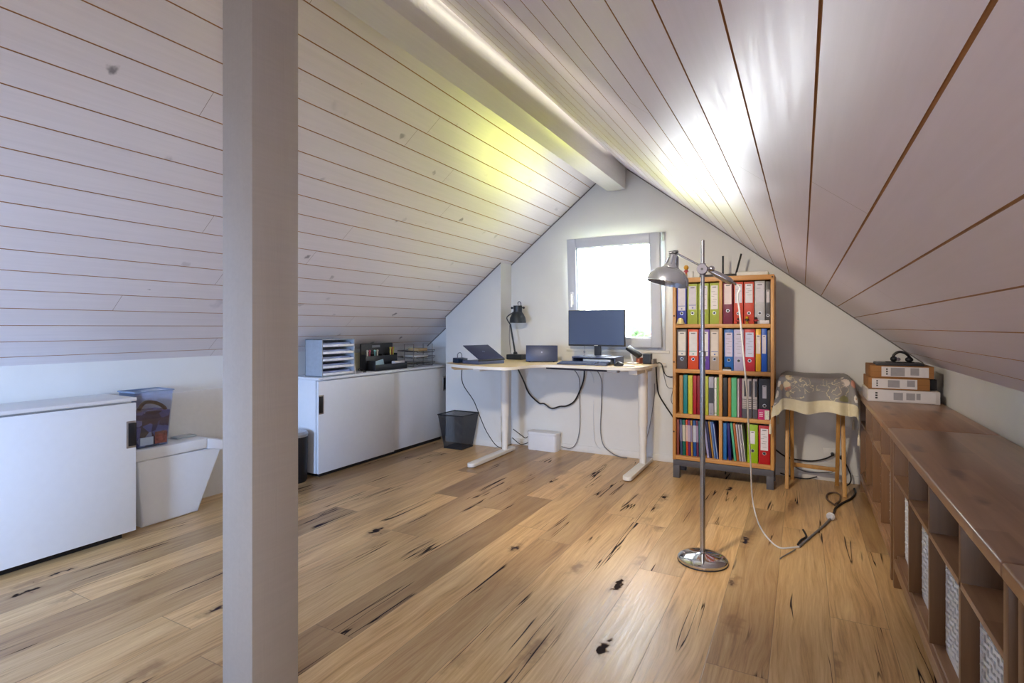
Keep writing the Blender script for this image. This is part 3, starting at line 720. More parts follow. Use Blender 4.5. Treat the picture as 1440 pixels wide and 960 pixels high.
# keyboard + mouse
t = thing('keyboard', 'slate blue computer keyboard in front of the monitor riser', 'keyboard', (-1.62, 4.38, Z))
K0 = Vector((-1.880, 4.300, Z)); e = Vector((.995, .06, 0)).normalized(); s = Vector((-e.y, e.x, 0)); up = Vector((0, 0, 1))
m = MB(); m.hexa([K0 + e * i * .44 + s * j * .135 + up * k * (.012 + .012 * j) for i in (0, 1) for j in (0, 1) for k in (0, 1)], .003); m.build('case', M_bluegrey, t)
m = MB()
for r_ in range(5):
    for q in range(18):
        if 14 <= q < 15: continue
        o = K0 + e * (.010 + q * .0235) + s * (.012 + r_ * .0238); h = .0125 + .012 * (.012 + r_ * .0238) / .135
        m.hexa([o + e * i * .019 + s * j * .019 + up * (h + k * .004) for i in (0, 1) for j in (0, 1) for k in (0, 1)])
m.build('key_pattern', plain('key_caps', '#5d6c8e', .4, var=.15, sc=40.), t)
t = thing('computer_mouse', 'dark computer mouse on the desk right of the keyboard', 'mouse', (-1.34, 4.36, Z))
m = MB(); m.ball((-1.345, 4.365, Z), .040, .052, .036, 16, 10)
bmesh.ops.bisect_plane(m.b, geom=m.b.verts[:] + m.b.edges[:] + m.b.faces[:], plane_co=(0, 0, Z + .001), plane_no=(0, 0, -1), clear_outer=True)
m.build('body', M_dark, t)
m = MB(); m.cyl((-1.345 - .003, 4.332, Z + .030), (-1.345 + .003, 4.332, Z + .030), .007, seg=12); m.build('wheel', M_black, t)
# right end of the desk
m = MB(); m.lathe([(0, 0), (.048, 0), (.050, .004), (.047, .009), (0, .009)], (-1.255, 4.345, Z), seg=28); tag(m.build('wireless_charger', plain('off_white_disc', '#e3ded4', .4)), 'round white disc lying on the desk front right', 'charging pad')
t = thing('phone_stand', 'black phone leaning on a small stand at the right of the desk', 'phone stand', (-1.33, 4.66, Z))
m = MB(); m.box(-1.36, -1.27, 4.63, 4.70, Z, Z + .012, .003); m.cyl((-1.315, 4.68, Z + .01), (-1.330, 4.67, Z + .085), .007); m.build('stand', plain('white_stand', '#e6e6ea', .4), t)
m = MB(); m.hexa([Vector((-1.372, 4.63, Z + .128)) + Vector((.115, .0, -.080)) * i + Vector((.02, .05, .02)) * j + Vector((.012, -.012, .018)) * k for i in (0, 1) for j in (0, 1) for k in (0, 1)], .003); m.build('handset', M_black, t)
t = thing('cube_speaker', 'small black cube speaker on the desk near the bookcase', 'speaker', (-1.19, 4.72, Z))
m = MB(); m.box(-1.235, -1.165, 4.70, 4.765, Z, Z + .090, .005); m.build('case', M_dark, t)
m = MB(); m.box(-1.228, -1.172, 4.698, 4.7005, Z + .008, Z + .083); m.build('grille', M_black, t)
m = MB(); m.lathe([(0, 0), (.028, 0), (.03, .05), (.026, .05), (.025, .004), (0, .004)], (-1.285, 4.78, Z), seg=18); tag(m.build('pen_cup', plain('orange_cup', '#b9654a', .5)), 'small reddish cup behind the phone on the desk', 'cup')
m = MB(); m.box(-1.163, -1.143, 4.71, 4.83, Z, Z + .042, .003); tag(m.build('charger', plain('brown_grey', '#7a726b', .5)), 'grey brown adapter block at the right desk corner', 'adapter')
m = MB(); m.box(-1.425, -1.385, 4.56, 4.60, Z, Z + .014, .002); tag(m.build('usb_stick', plain('olive_plastic', '#6b6d4a', .5)), 'small olive gadget on the desk right of the mouse', 'gadget')

# --- under the desk
t = thing('cable_box', 'white cable management box on the floor under the desk', 'cable box', (-2.25, 4.80, 0))
def rrect(x0, x1, y0, y1, r, n=5):
    o = []
    for cx_, cy_, a0 in ((x1 - r, y1 - r, 0), (x0 + r, y1 - r, 90), (x0 + r, y0 + r, 180), (x1 - r, y0 + r, 270)):
        for k in range(n + 1): a = R(a0 + 90 * k / n); o.append((cx_ + r * math.cos(a), cy_ + r * math.sin(a)))
    return o
m = MB(); m.prism(rrect(-2.405, -2.095, 4.765, 4.895, .03), 0, .155, 'z', .003); m.build('case', M_white, t)
m = MB(); m.prism(rrect(-2.410, -2.090, 4.760, 4.900, .033), .156, .178, 'z', .006); m.build('lid', M_white, t)
# mesh waste basket
mn = NT('wire_mesh'); u = mn.coord(); ux, uy, uz = mn.sep(u)
ga = mn.mt('PINGPONG', mn.mt('ADD', ux, uy), .0042); gb = mn.mt('PINGPONG', uz, .0042)
al = mn.mt('MAXIMUM', mn.step(ga, .0005, .0009, 1, .12), mn.step(gb, .0005, .0009, 1, .12))
M_mesh = mn.set(hexc('#34353b'), .45, .4, alpha=al)
t = thing('waste_basket', 'black wire mesh waste basket on the floor beside the far cabinet', 'waste basket', (-3.06, 4.5, 0))
wx0, wx1, wy0, wy1 = -3.205, -2.905, 4.375, 4.665
m = MB(); open_frus(m, wx0, wx1, wy0, wy1, .003, .338, .045, .0015); m.build('mesh_wall', M_mesh, t, smooth=False)
m = MB(); P = [(wx0, wy0, .338), (wx1, wy0, .338), (wx1, wy1, .338), (wx0, wy1, .338), (wx0, wy0, .338)]; m.tube(P, .006, 8); m.build('rim', M_black, t)
m = MB(); e_ = .045; P = [(wx0 + e_, wy0 + e_, .006), (wx1 - e_, wy0 + e_, .006), (wx1 - e_, wy1 - e_, .006), (wx0 + e_, wy1 - e_, .006), (wx0 + e_, wy0 + e_, .006)]; m.tube(P, .006, 8); m.box(wx0 + e_, wx1 - e_, wy0 + e_, wy1 - e_, .003, .006); m.build('base_ring', M_black, t)
# cables round the desk
def cable(name, P, r, mat, label, n=6): 
    m = MB(); m.tube(P, r, 7, n); return tag(m.build(name, mat), label, 'cable', 'cables around the desk')
cable('black_cable', [(-2.45, 4.66, .80), (-2.50, 4.88, .66), (-2.44, 4.88, .54), (-2.33, 4.88, .45), (-2.27, 4.88, .445), (-2.19, 4.88, .405), (-2.10, 4.88, .43), (-2.03, 4.88, .44), (-1.95, 4.88, .49), (-1.89, 4.88, .60), (-1.85, 4.88, .72), (-1.84, 4.86, .85)], .0075, M_cable, 'thick black cable sagging in loops under the desk')
cable('grey_cable', [(-1.90, 4.66, .85), (-1.905, 4.89, .72), (-1.90, 4.90, .5), (-1.90, 4.90, .24), (-1.93, 4.89, .09), (-1.99, 4.88, .03), (-2.08, 4.87, .04)], .004, M_gcable, 'thin grey cable hanging from the desk to the white cable box')
cable('grey_cable', [(-1.675, 4.66, .85), (-1.68, 4.89, .72), (-1.68, 4.90, .5), (-1.69, 4.90, .24), (-1.66, 4.89, .10), (-1.58, 4.88, .035), (-1.50, 4.87, .008), (-1.42, 4.86, .006)], .0045, M_gcable, 'grey cable hanging straight behind the desk to the floor')
cable('white_cable', [(-1.76, 4.66, .85), (-1.765, 4.908, .72), (-1.765, 4.910, .35), (-1.75, 4.905, .12), (-1.69, 4.90, .05)], .003, M_wcable, 'thin white cable hanging between the two grey cables')
cable('black_cable', [(-2.72, 4.085, .857), (-2.725, 4.10, .70), (-2.70, 4.25, .52), (-2.72, 4.40, .34), (-2.68, 4.45, .2), (-2.63, 4.54, .06), (-2.60, 4.64, .008)], .004, M_cable, 'dark cable hanging from the left desk end past the waste basket')
cable('black_cable', [(-2.47, 4.60, .22), (-2.44, 4.72, .14), (-2.42, 4.76, .11), (-2.408, 4.79, .12)], .004, M_cable, 'upper dark cable between the left desk leg and the cable box')
cable('black_cable', [(-2.47, 4.58, .14), (-2.45, 4.70, .06), (-2.43, 4.76, .05), (-2.408, 4.80, .06)], .004, M_cable, 'lower dark cable between the left desk leg and the cable box')
cable('black_cable', [(-1.15, 4.83, .852), (-1.155, 4.89, .70), (-1.14, 4.90, .60), (-1.08, 4.90, .50), (-1.00, 4.90, .38), (-.93, 4.90, .22)], .0065, M_cable, 'black cable from the right desk corner running behind the bookcase')
cable('black_cable', [(-1.14, 4.80, Z + .004), (-1.105, 4.84, .885), (-1.09, 4.89, .80), (-1.05, 4.90, .765), (-.96, 4.90, .775)], .004, M_cable, 'short dark cable looping from the desk corner to the bookcase')
cable('grey_cable', [(-1.175, 4.88, .70), (-1.185, 4.90, .56), (-1.22, 4.90, .33), (-1.26, 4.90, .15), (-1.27, 4.90, .02)], .003, M_gcable, 'thin grey cable slanting down behind the right desk leg')
cable('white_cable', [(-1.11, 4.88, .86), (-1.07, 4.905, .68), (-1.02, 4.905, .66), (-1.035, 4.905, .56), (-1.0, 4.905, .50), (-.96, 4.905, .50)], .0025, M_gcable, 'thin curly cable on the wall left of the bookcase')

# ------------------------------------------------------------------ bookcase with binders
BX0, BX1, BYF, BYB = -.922, -.186, 4.430, 4.745
bc = thing('bookcase', 'honey pine bookcase of eight compartments on a dark grey bench, full of binders', 'bookcase', ((BX0 + BX1) / 2, 4.58, 0))
for xx, nm in ((BX0, 'l'), (BX1 - .024, 'r')):
    m = MB(); m.box(xx, xx + .024, BYF, BYB, .146, 1.600, .002); m.build('side_panel', M_pinev, bc)
m = MB(); m.box(BX0 - .001, BX1 + .001, BYF - .002, BYB, 1.565, 1.602, .003); m.build('top_board', M_pine, bc)
SH = [.180, .516, .874, 1.234]
for z in SH:
    m = MB(); m.box(BX0 + .024, BX1 - .024, BYF + .001, BYB - .01, z - .030, z, .002); m.build('shelf', M_pine, bc)
m = MB()
for a, c in zip(SH, [.486, .844, 1.204, 1.565]): m.box(-.571, -.548, BYF + .002, BYB - .01, a, c, .001)
m.build('divider', M_pinev, bc)
m = MB(); m.box(BX0 + .02, BX1 - .02, BYB - .008, BYB, .15, 1.57); m.build('back_panel', wood('pine_back', '#b98348', '#9c6a38', 'z', .6, .6, knots=False), bc)
m = MB(); m.box(BX0 + .003, BX1 - .003, BYF + .004, BYB, .098, .146, .002)
bn = m.build('bench', M_basew, bc)
for xx in (BX0 + .003, BX1 - .053):
    for yy in (BYF + .004, BYB - .05):
        m = MB(); m.box(xx, xx + .05, yy, yy + .046, 0, .10, .002); m.build('leg', M_basew, bn)
m = MB()
for x_, z_ in ((BX1 - .012, 1.583), (BX0 + .012, 1.30), (BX0 + .011, .93), (BX0 + .010, .37), (BX1 - .012, .62)):
    m.lathe([(0, -.0004), (.007, -.0004), (.007, .0004), (0, .0004)], (x_, BYF - .0025 if z_ > 1.5 else BYF - .0003, z_), (0, 1, 0), 10)
m.build('knot', plain('dark_knot', '#3a2010', .6), bc)

M_ringm = plain('finger_ring_metal', '#c8c9cc', .25, 1.)
def lbl_lines(m, xa, xb, za, zb, y, rows):
    for (f, h, a, c) in rows: 
        zz = zb - (zb - za) * f; m.box(xa + (xb - xa) * a, xa + (xb - xa) * c, y - .0004, y, zz - h, zz)
def binder(x0, x1, z0, h, col, lab, label, hole=.74, lc='#eceaee', rows=(), depth=.275, yf=None, strip=None, grp=None):
    yf = yf or BYF + .022
    t = thing('ring_binder', label, 'binder', ((x0 + x1) / 2, yf + depth / 2, z0), grp)
    mt = plain('board_' + col[1:], col, .42, var=.04)
    z1 = z0 + h; x0 += .0008; x1 -= .0008; z0 += .0006
    m = MB(); m.box(x0, x1, yf, yf + .004, z0, z1, .0015); m.box(x0, x0 + .003, yf + .003, yf + depth, z0, z1, .001); m.box(x1 - .003, x1, yf + .003, yf + depth, z0, z1, .001)
    m.build('cover', mt, t)
    if x1 - x0 > .03:
        m = MB(); m.box(x0 + .006, x1 - .010, yf + .03, yf + depth - .015, z0 + .004, z1 - .012); m.build('pages', M_paper, t)
    W = x1 - x0
    if lab:
        a, c, q = lab; lx0, lx1 = x0 + W * q, x1 - W * q; lz1, lz0 = z1 - h * a, z1 - h * c
        m = MB(); m.box(lx0, lx1, yf - .0010, yf - .0001, lz0, lz1); l = m.build('spine_label', plain('label_' + lc[1:], lc, .55, var=.03), t)
        m = MB(); lbl_lines(m, lx0, lx1, lz0, lz1, yf - .0010, [(.05, .007, .22, .78)] + list(rows)); m.build('label_text', M_text, l)
        if strip:
            m = MB(); lbl_lines(m, lx0, lx1, lz0, lz1, yf - .0011, [(.80, .005, 0.02, .98), (.90, .010, .42, .62)]); m.build('colour_strip', plain('strip_' + strip[1:], strip, .5), l)
    if hole:
        hz = z1 - h * hole; xc = (x0 + x1) / 2; rr = min(.0125, W * .3)
        m = MB(); m.lathe([(rr * .72, -.0015), (rr, -.0012), (rr, .0), (rr * .72, 0)], (xc, yf - .0003, hz), (0, -1, 0), 20, closed=True); rg = m.build('finger_ring', M_ringm, t)
        m = MB(); m.lathe([(0, -.0004), (rr * .74, -.0004), (rr * .74, 0), (0, 0)], (xc, yf - .0003, hz), (0, -1, 0), 16); m.build('finger_hole', M_black, rg)
    return t
HND = ((.25, .002, .1, .6), (.36, .002, .35, .9), (.45, .002, .08, .5), (.58, .002, .3, .85), (.68, .002, .15, .7), (.84, .002, .3, .8))
B_ = [
 # row 4 from the floor (top shelf)
 (-.894, -.818, 3, .318, '#3f49a8', (.05, .66, .13), 'blue binder, first on the top shelf beside the left panel', .73, '#d9d6e4', (), '#7a86c4'),
 (-.811, -.733, 3, .320, '#a8b84a', (.06, .64, .13), 'lime binder directly right of the blue one on the top shelf', .73, '#d6d3df', (), '#6f78b8'),
 (-.728, -.649, 3, .320, '#a8b84a', (.06, .64, .13), 'lime binder partly behind the floor lamp pole on the top shelf', .73, '#e2dfea', HND, None),
 (-.643, -.572, 3, .320, '#a8b84a', (.06, .64, .13), 'lime binder with a scribbled label against the middle divider, top shelf', .73, '#e6e4ea', HND, None),
 (-.544, -.474, 3, .318, '#7c2a44', (.03, .52, .12), 'maroon binder right of the divider on the top shelf', .68, '#ead9d9', (), None),
 (-.467, -.399, 3, .320, '#c9442c', (.05, .50, .13), 'orange red binder right of the maroon one, behind the hanging cord', .75, '#dcd8e6', HND[:2], None),
 (-.395, -.324, 3, .320, '#c9442c', (.05, .50, .13), 'orange red binder beside the light grey one on the top shelf', .745, '#e4e2ea', HND[:4], None),
 (-.320, -.249, 3, .322, '#b9b9be', (.05, .50, .10), 'light grey binder on the top shelf near the right end', .75, '#cfccd8', HND[:1], None),
 (-.246, -.211, 3, .318, '#4a4648', (.20, .50, .2), 'narrow dark grey binder at the right end of the top shelf', .80, '#cfcad2', (), None),
 # row 3
 (-.893, -.814, 2, .318, '#524a50', (.06, .66, .13), 'dark grey binder, first on the second shelf', .745, '#e4e2de', (), '#6f93b8'),
 (-.808, -.726, 2, .318, '#d8502a', (.06, .66, .13), 'bright orange binder on the second shelf', .745, '#e3e2e8', (), '#58a8a4'),
 (-.722, -.643, 2, .318, '#6a48b0', (.06, .66, .13), 'purple binder behind the lamp pole on the second shelf', .76, '#e8e6ec', (), '#5b78c0'),
 (-.640, -.572, 2, .318, '#b0a296', (.06, .66, .12), 'beige binder against the divider on the second shelf', .73, '#ddd5d0', (), '#3f62b8'),
 (-.536, -.468, 2, .318, '#2167b8', (.08, .66, .10), 'blue binder right of the divider on the second shelf', .745, '#d5cfea', HND, None),
 (-.467, -.396, 2, .318, '#b4aed2', (.08, .66, .12), 'lavender binder between the blue and red ones', .755, '#cfcde6', HND, None),
 (-.393, -.317, 2, .320, '#bf2c3a', (.08, .66, .12), 'red binder on the second shelf', .75, '#cdd2ee', HND, None),
 (-.313, -.276, 2, .322, '#e0a91e', (.14, .58, .10), 'narrow yellow binder on the second shelf', None, '#ddd2ce', (), None),
 (-.274, -.235, 2, .325, '#0d55c0', (.15, .58, .16), 'narrow bright blue binder beside the yellow one', None, '#d8d2da', (), None),
 # row 2 / row 1
 (-.293, -.212, 1, .305, '#2a2a31', (.16, .48, .33), 'black binder at the right end of the third shelf', .66, '#d5d3d8', (), None),
 (-.372, -.297, 0, .292, '#97bd0c', (.17, .50, .28), 'lime green binder with a small label on the bottom shelf', .68, '#e6e6ee', (), None),
 (-.293, -.214, 0, .290, '#b40d18', (.08, .64, .17), 'red binder with a tall scribbled label on the bottom shelf', .72, '#e4e0e6', HND, None),
]
for x0, x1, r_, h, col, lab, label, hole, lc, rows, strip in B_:
    binder(x0, x1, SH[r_], h, col, lab, label, hole, lc, rows, strip=strip, grp='ring binders in the bookcase')
GF = 'folders in the bookcase'
def folder(x0, x1, row, h, col, label, tilt=0., depth=.24, extra=None, yf=None, rough=.5):
    """thin cover with a rounded back; tilt = how far the top leans to the left (metres)"""
    z0 = SH[row] + .0008; yf = yf or BYF + .024 + random.uniform(0, .012)
    lean = math.hypot(h, tilt); zt = z0 + h
    m = MB(); pts = [(x0 - i_ * 0 + i_ * (x1 - x0 - .001) - k * tilt, yf + j * depth, z0 + k * h) for i_ in (0, 1) for j in (0, 1) for k in (0, 1)]
    m.hexa(pts, min(.0025, (x1 - x0) * .28))
    nm = 'folder'
    o = m.build(nm, plain('card_' + col[1:], col, rough, var=.05), None)
    tag(o, label, 'folder', GF)
    if extra:
        for (fa, fb, qa, qb, c2, pn) in extra:
            m = MB(); P = []
            for i_ in (0, 1):
                for j in (0, 1):
                    for k in (0, 1):
                        f = fa if k == 0 else fb
                        q = qa if i_ == 0 else qb
                        P.append((x0 + q * (x1 - x0) - f * tilt, yf - .0012 + j * .0010, z0 + f * h))
            m.hexa(P); m.build(pn, plain('card_' + c2[1:], c2, .5, var=.03), o)
    return o
folder(-.232, -.212, 2, .312, '#6e6358', 'thin grey brown folder at the right end of the second shelf')
# third shelf
for a in [
 (-.874, -.846, '#b98a4c', 'tan folder, first on the third shelf', .305), (-.842, -.811, '#12858c', 'teal folder on the third shelf', .310),
 (-.806, -.772, '#c9c63c', 'yellow folder right of the teal one', .308), (-.768, -.741, '#a8142a', 'red folder right of the yellow one', .308),
 (-.738, -.716, '#8c0f28', 'darker red folder right of the red one', .306), (-.714, -.686, '#5a1a2c', 'wine red folder behind the lamp pole on the third shelf', .306),
 (-.681, -.654, '#bcc440', 'yellow green folder right of the lamp pole, third shelf', .305),
 (-.588, -.575, '#7fb35e', 'thin green folder against the divider on the third shelf', .300)]:
    folder(a[0], a[1], 1, a[4], a[2], a[3])
folder(-.650, -.612, 1, .302, '#a6a7b8', 'grey book with a dark band on the third shelf', extra=[(.32, .72, .04, .96, '#3c424e', 'dark_band'), (.05, .06, .2, .6, '#3c424e', 'mark')])
folder(-.608, -.590, 1, .298, '#e4e6e2', 'white book with a thin green edge on the third shelf', extra=[(.06, .08, 0, 1, '#7fb35e', 'edge_line'), (.70, .72, 0, 1, '#9ac0a0', 'edge_line')])
folder(-.545, -.512, 1, .300, '#23242c', 'near black folder right of the divider on the third shelf')
folder(-.508, -.486, 1, .300, '#b8732a', 'orange brown folder on the third shelf')
folder(-.484, -.446, 1, .302, '#5cc088', 'mint green folder narrowing to the bottom, third shelf')
folder(-.442, -.428, 1, .296, '#d7c6d2', 'thin pale pink folder beside the mint green one')
folder(-.426, -.410, 1, .298, '#6f1c44', 'thin plum folder beside the pale pink one')
for x0, x1, lb in ((-.408, -.376, 'first'), (-.373, -.341, 'middle'), (-.333, -.301, 'last')):
    st = [(0, .24, 0, 1, '#50505a', 'dark_foot'), (.55, .95, .45, .95, '#4a4a52', 'dark_panel')]
    for k in range(5): st.append((.27 + k * .05, .285 + k * .05, .05, .95, '#4a4a52', 'stripe'))
    folder(x0, x1, 1, .298, '#cfc7c4', lb + ' of three white striped magazine files on the third shelf', extra=st)
m = MB(); m.box(-.296, -.217, BYF + .003, BYF + .020, SH[1] + .0005, SH[1] + .078, .002); o = tag(m.build('pink_box', plain('magenta_card', '#c4266e', .45)), 'small magenta and white box in front of the black binder', 'box')
m = MB(); m.box(-.250, -.219, BYF + .0022, BYF + .003, SH[1] + .004, SH[1] + .072); m.build('white_panel', plain('patterned_white', '#d9dccb', .5, var=.3, sc=160.), o)
m = MB()
for k in range(3): m.box(-.288, -.262, BYF + .0022, BYF + .003, SH[1] + .050 - k * .013, SH[1] + .056 - k * .013)
m.build('label_text', plain('pale_pink', '#eecadb', .5), o)
# bottom shelf, thin files
two = lambda c: [(.40, .86, 0, 1, c, 'paper_edge')]
for a in [
 (-.895, -.876, '#8a4436', 'rust brown folder, first on the bottom shelf', 0, None), (-.868, -.848, '#31486e', 'slate blue folder second on the bottom shelf', .006, two('#6d6a8e')),
 (-.846, -.824, '#0d6b5c', 'teal green folder on the bottom shelf', .006, two('#c9c4b4')), (-.822, -.806, '#d2481e', 'orange folder on the bottom shelf', .006, two('#d8b8b0')),
 (-.804, -.785, '#6a2268', 'purple folder on the bottom shelf', .006, two('#b9a9bd')), (-.783, -.769, '#b98a3c', 'mustard folder on the bottom shelf', .006, two('#8a7fa0')),
 (-.767, -.743, '#114f96', 'royal blue folder on the bottom shelf', .006, two('#c6cbdc')), (-.741, -.725, '#6c2c50', 'plum folder left of the lamp pole on the bottom shelf', .006, two('#9c8ab0')),
 (-.722, -.706, '#2a6a74', 'petrol folder behind the lamp pole on the bottom shelf', .006, None), (-.703, -.688, '#7c3040', 'dark red folder behind the lamp pole on the bottom shelf', .006, None),
 (-.660, -.644, '#a3a2cf', 'leaning lavender folder right of the pole', .033, None), (-.642, -.626, '#262a5c', 'leaning navy folder right of the lavender one', .033, None),
 (-.624, -.611, '#b08540', 'leaning mustard folder among blue ones', .033, None), (-.609, -.598, '#7390c6', 'leaning pale blue folder in the left bottom compartment', .033, None),
 (-.597, -.582, '#2456a2', 'leaning blue folder near the divider, bottom shelf', .033, [(0, .95, .70, 1, '#b9cfe6', 'pale_edge')])]:
    folder(a[0], a[1], 0, .285, a[2], a[3], a[4], extra=a[5])
folder(-.580, -.5735, 0, .270, '#20206a', 'thin dark blue folder leaning against the divider', .033)
folder(-.543, -.518, 0, .285, '#1d70bc', 'bright blue folder right of the divider, bottom shelf', 0)
folder(-.505, -.484, 0, .285, '#1f1a78', 'dark navy folder beside the bright blue one, bottom shelf', .012)
folder(-.465, -.448, 0, .288, '#56b892', 'leaning mint folder on the bottom shelf', .030)
folder(-.445, -.428, 0, .288, '#b0622a', 'leaning rust orange folder on the bottom shelf', .030)
for k, (x0, x1, c, lb) in enumerate(((-.426, -.417, '#dcd8e2', 'white'), (-.416, -.408, '#7f7a86', 'grey'), (-.407, -.399, '#e6e3ea', 'bright white'), (-.398, -.390, '#8d8a98', 'dim grey'), (-.389, -.381, '#cfccd4', 'off-white'))):
    folder(x0, x1, 0, .280, c, 'leaning ' + lb + ' booklet left of the lime binder', .030)
# figurines and small things in the bookcase
def toy(x, y, z, h, cols, label, name='toy_figure'):
    t = thing(name, label, 'figurine', (x, y, z), 'small toy figures'); z += .0006
    a, c, d = [plain('toy_' + q[1:], q, .4) for q in cols]
    m = MB(); m.cyl((x - .005, y, z), (x - .005, y, z + h * .35), .0045, seg=8); m.cyl((x + .005, y, z), (x + .005, y, z + h * .35), .0045, seg=8); m.build('legs', d, t)
    m = MB(); m.ball((x, y, z + h * .5), .0105, .008, h * .2); m.tube([(x - .009, y, z + h * .6), (x - .017, y - .004, z + h * .45)], .0035, 6); m.tube([(x + .009, y, z + h * .6), (x + .017, y - .004, z + h * .45)], .0035, 6); m.build('body', c, t)
    m = MB(); m.ball((x, y, z + h * .80), h * .19); m.build('head', a, t)
toy(-.434, BYF + .010, SH[3], .045, ('#3a2a28', '#b03a34', '#6a2a22'), 'small red and black toy figure on the top shelf by the hanging cord')
toy(-.372, BYF + .010, SH[3], .058, ('#d8a820', '#3a2c20', '#c8982a'), 'small yellow and black toy figure before the orange red binder')
toy(-.310, BYF + .010, SH[3], .052, ('#2a2022', '#a8343a', '#3a2624'), 'small dark haired toy figure before the light grey binder')
toy(-.822, BYF + .03, 1.602, .105, ('#c8962c', '#a82c40', '#b8823a'), 'small red and yellow toy figure standing on the bookcase top')
m = MB(); m.lathe([(0, .048), (.012, .047), (.022, .036), (.025, .020), (.029, .004), (.031, 0), (.026, 0), (.0, .004)], (-.860, BYF + .0, SH[3] + .001), seg=12)
for k in range(6):
    a = k * PI / 3; m.ball((-.860 + .024 * math.cos(a), BYF + .0 + .018 * math.sin(a), SH[3] + .0065), .009, .009, .0055, 8, 5)
for v in m.b.verts: v.co.y = max(v.co.y, BYF - .03)
tag(m.build('shell_ornament', plain('cream_ceramic', '#e6d69c', .45)), 'small cream scalloped ornament before the blue binder', 'ornament', 'small toy figures')
m = MB(); m.box(-.283, -.219, BYF + .002, BYF + .020, SH[3] + .0006, SH[3] + .026, .002); tag(m.build('white_block', plain('white_block', '#dcd6da', .5)), 'white flat block at the right end of the top shelf', 'block')
t = thing('desk_gadget', 'small black and white gadget before the blue binder on the second shelf', 'gadget', (-.515, BYF + .01, SH[2]))
m = MB(); m.box(-.546, -.484, BYF + .001, BYF + .021, SH[2] + .0006, SH[2] + .010, .003); m.build('base', M_white, t)
m = MB(); m.ball((-.513, BYF + .011, SH[2] + .018), .032, .010, .012); m.build('body', M_black, t)
# router on the bookcase
t = thing('wifi_router', 'black router with two upright antennas on the bookcase', 'router', (-.62, 4.60, 1.602))
m = MB(); m.box(-.73, -.44, 4.52, 4.68, 1.6025, 1.628, .006); m.build('case', M_black, t)
m = MB()
for k in range(6): m.box(-.655, -.645 + .09, 4.54 + k * .02, 4.55 + k * .02, 1.628, 1.630)
m.build('vents', M_dark, t)
m = MB(); m.cyl((-.573, 4.685, 1.615), (-.573, 4.690, 1.79), .0075, seg=8); m.build('antenna', M_dark, t)
m = MB(); m.cyl((-.480, 4.685, 1.615), (-.435, 4.690, 1.80), .0075, seg=8); m.build('antenna', M_black, t)
t = thing('white_media_box', 'flat white set-top box on the right of the bookcase top', 'set-top box', (-.32, 4.58, 1.602))
m = MB(); m.box(-.452, -.230, 4.50, 4.64, 1.603, 1.636, .006); m.build('case', plain('cream_white', '#dad8cf', .4), t)
m = MB(); m.box(-.44, -.242, 4.51, 4.63, 1.6022, 1.605); m.build('base', M_dark, t)
m = MB(); m.cyl((-.775, BYF + .05, 1.6025), (-.775, BYF + .05, 1.655), .008, seg=10); tag(m.build('lip_balm', plain('pale_grey_tube', '#c4c6c4', .4)), 'small pale grey tube beside the red and yellow figure', 'tube')

# ------------------------------------------------------------------ floor lamp
LX, LY = -.455, 2.915
t = thing('floor_lamp', 'chrome floor lamp with tilted metal shade and round base in front of the bookcase', 'lamp', (LX, LY, 0))
m = MB(); m.lathe([(0, .0), (.121, .0), (.124, .006), (.123, .018), (.112, .027), (.085, .034), (.04, .041), (.018, .046), (.015, .052), (0, .052)], (LX, LY, 0), seg=56); bs = m.build('base', M_chrome, t)
m = MB(); m.lathe([(0, .0004), (.1245, .0004), (.1255, .003), (.1245, .007), (0, .007)], (LX, LY, 0), seg=56); m.build('base_rim', M_dark, bs)
m = MB(); m.cyl((LX, LY, .045), (LX, LY, 1.075), .0135, seg=20); m.lathe([(.0135, 0), (.0165, .002), (.0165, .022), (.012, .026)], (LX, LY, 1.06), seg=20); m.build('lower_pole', M_steel, t)
m = MB(); m.cyl((LX, LY, 1.06), (LX, LY, 1.655), .0100, seg=18); m.ball((LX, LY, 1.655), .0108, .0108, .006, 14, 6); m.build('upper_pole', M_steel, t)
cl = Vector((LX, LY, 1.508))
m = MB(); m.lathe([(0, -.016), (.025, -.016), (.027, -.012), (.027, .012), (.025, .016), (0, .016)], cl + Vector((0, -.004, 0)), (0, 1, 0), 24); m.lathe([(0, -.03), (.015, -.03), (.016, .03), (0, .03)], cl, seg=18)
k_ = m.build('clamp', plain('dull_steel', '#6f6e80', .55, .2), t)
m = MB(); m.lathe([(0, 0), (.006, 0), (.006, .003), (0, .003)], cl + Vector((0, -.020, 0)), (0, -1, 0), 12); m.build('screw', M_dark, k_)
# arm
a0 = Vector((-.592, 2.90, 1.602)); a1 = Vector((-.400, 2.955, 1.488)); d = (a1 - a0).normalized()
m = MB(); m.cyl(a0, a1 + d * .01, .0055, seg=12); m.cyl(cl + Vector((.01, .01, 0)), cl + Vector((.045, .035, .008)), .011, seg=12); m.ball(cl + Vector((.040, .030, .004)), .016); m.build('arm', M_steel, t)
c0 = a1 - d * .035; c1 = c0 + d * .045; c2 = c1 + d * .085
m = MB(); m.lathe([(0, 0), (.008, 0), (.017, .045), (.018, .115), (.014, .130), (.006, .134), (.005, .155), (0, .155)], c0, d, 24); m.build('counterweight', M_steel, t)
m = MB(); m.ball(a0, .017, .017, .012); m.cyl(a0 + Vector((-.03, 0, .0)), a0 + Vector((.018, 0, .006)), .0075, seg=12); m.build('knuckle', plain('dark_knuckle', '#5d5f66', .35, .7), t)
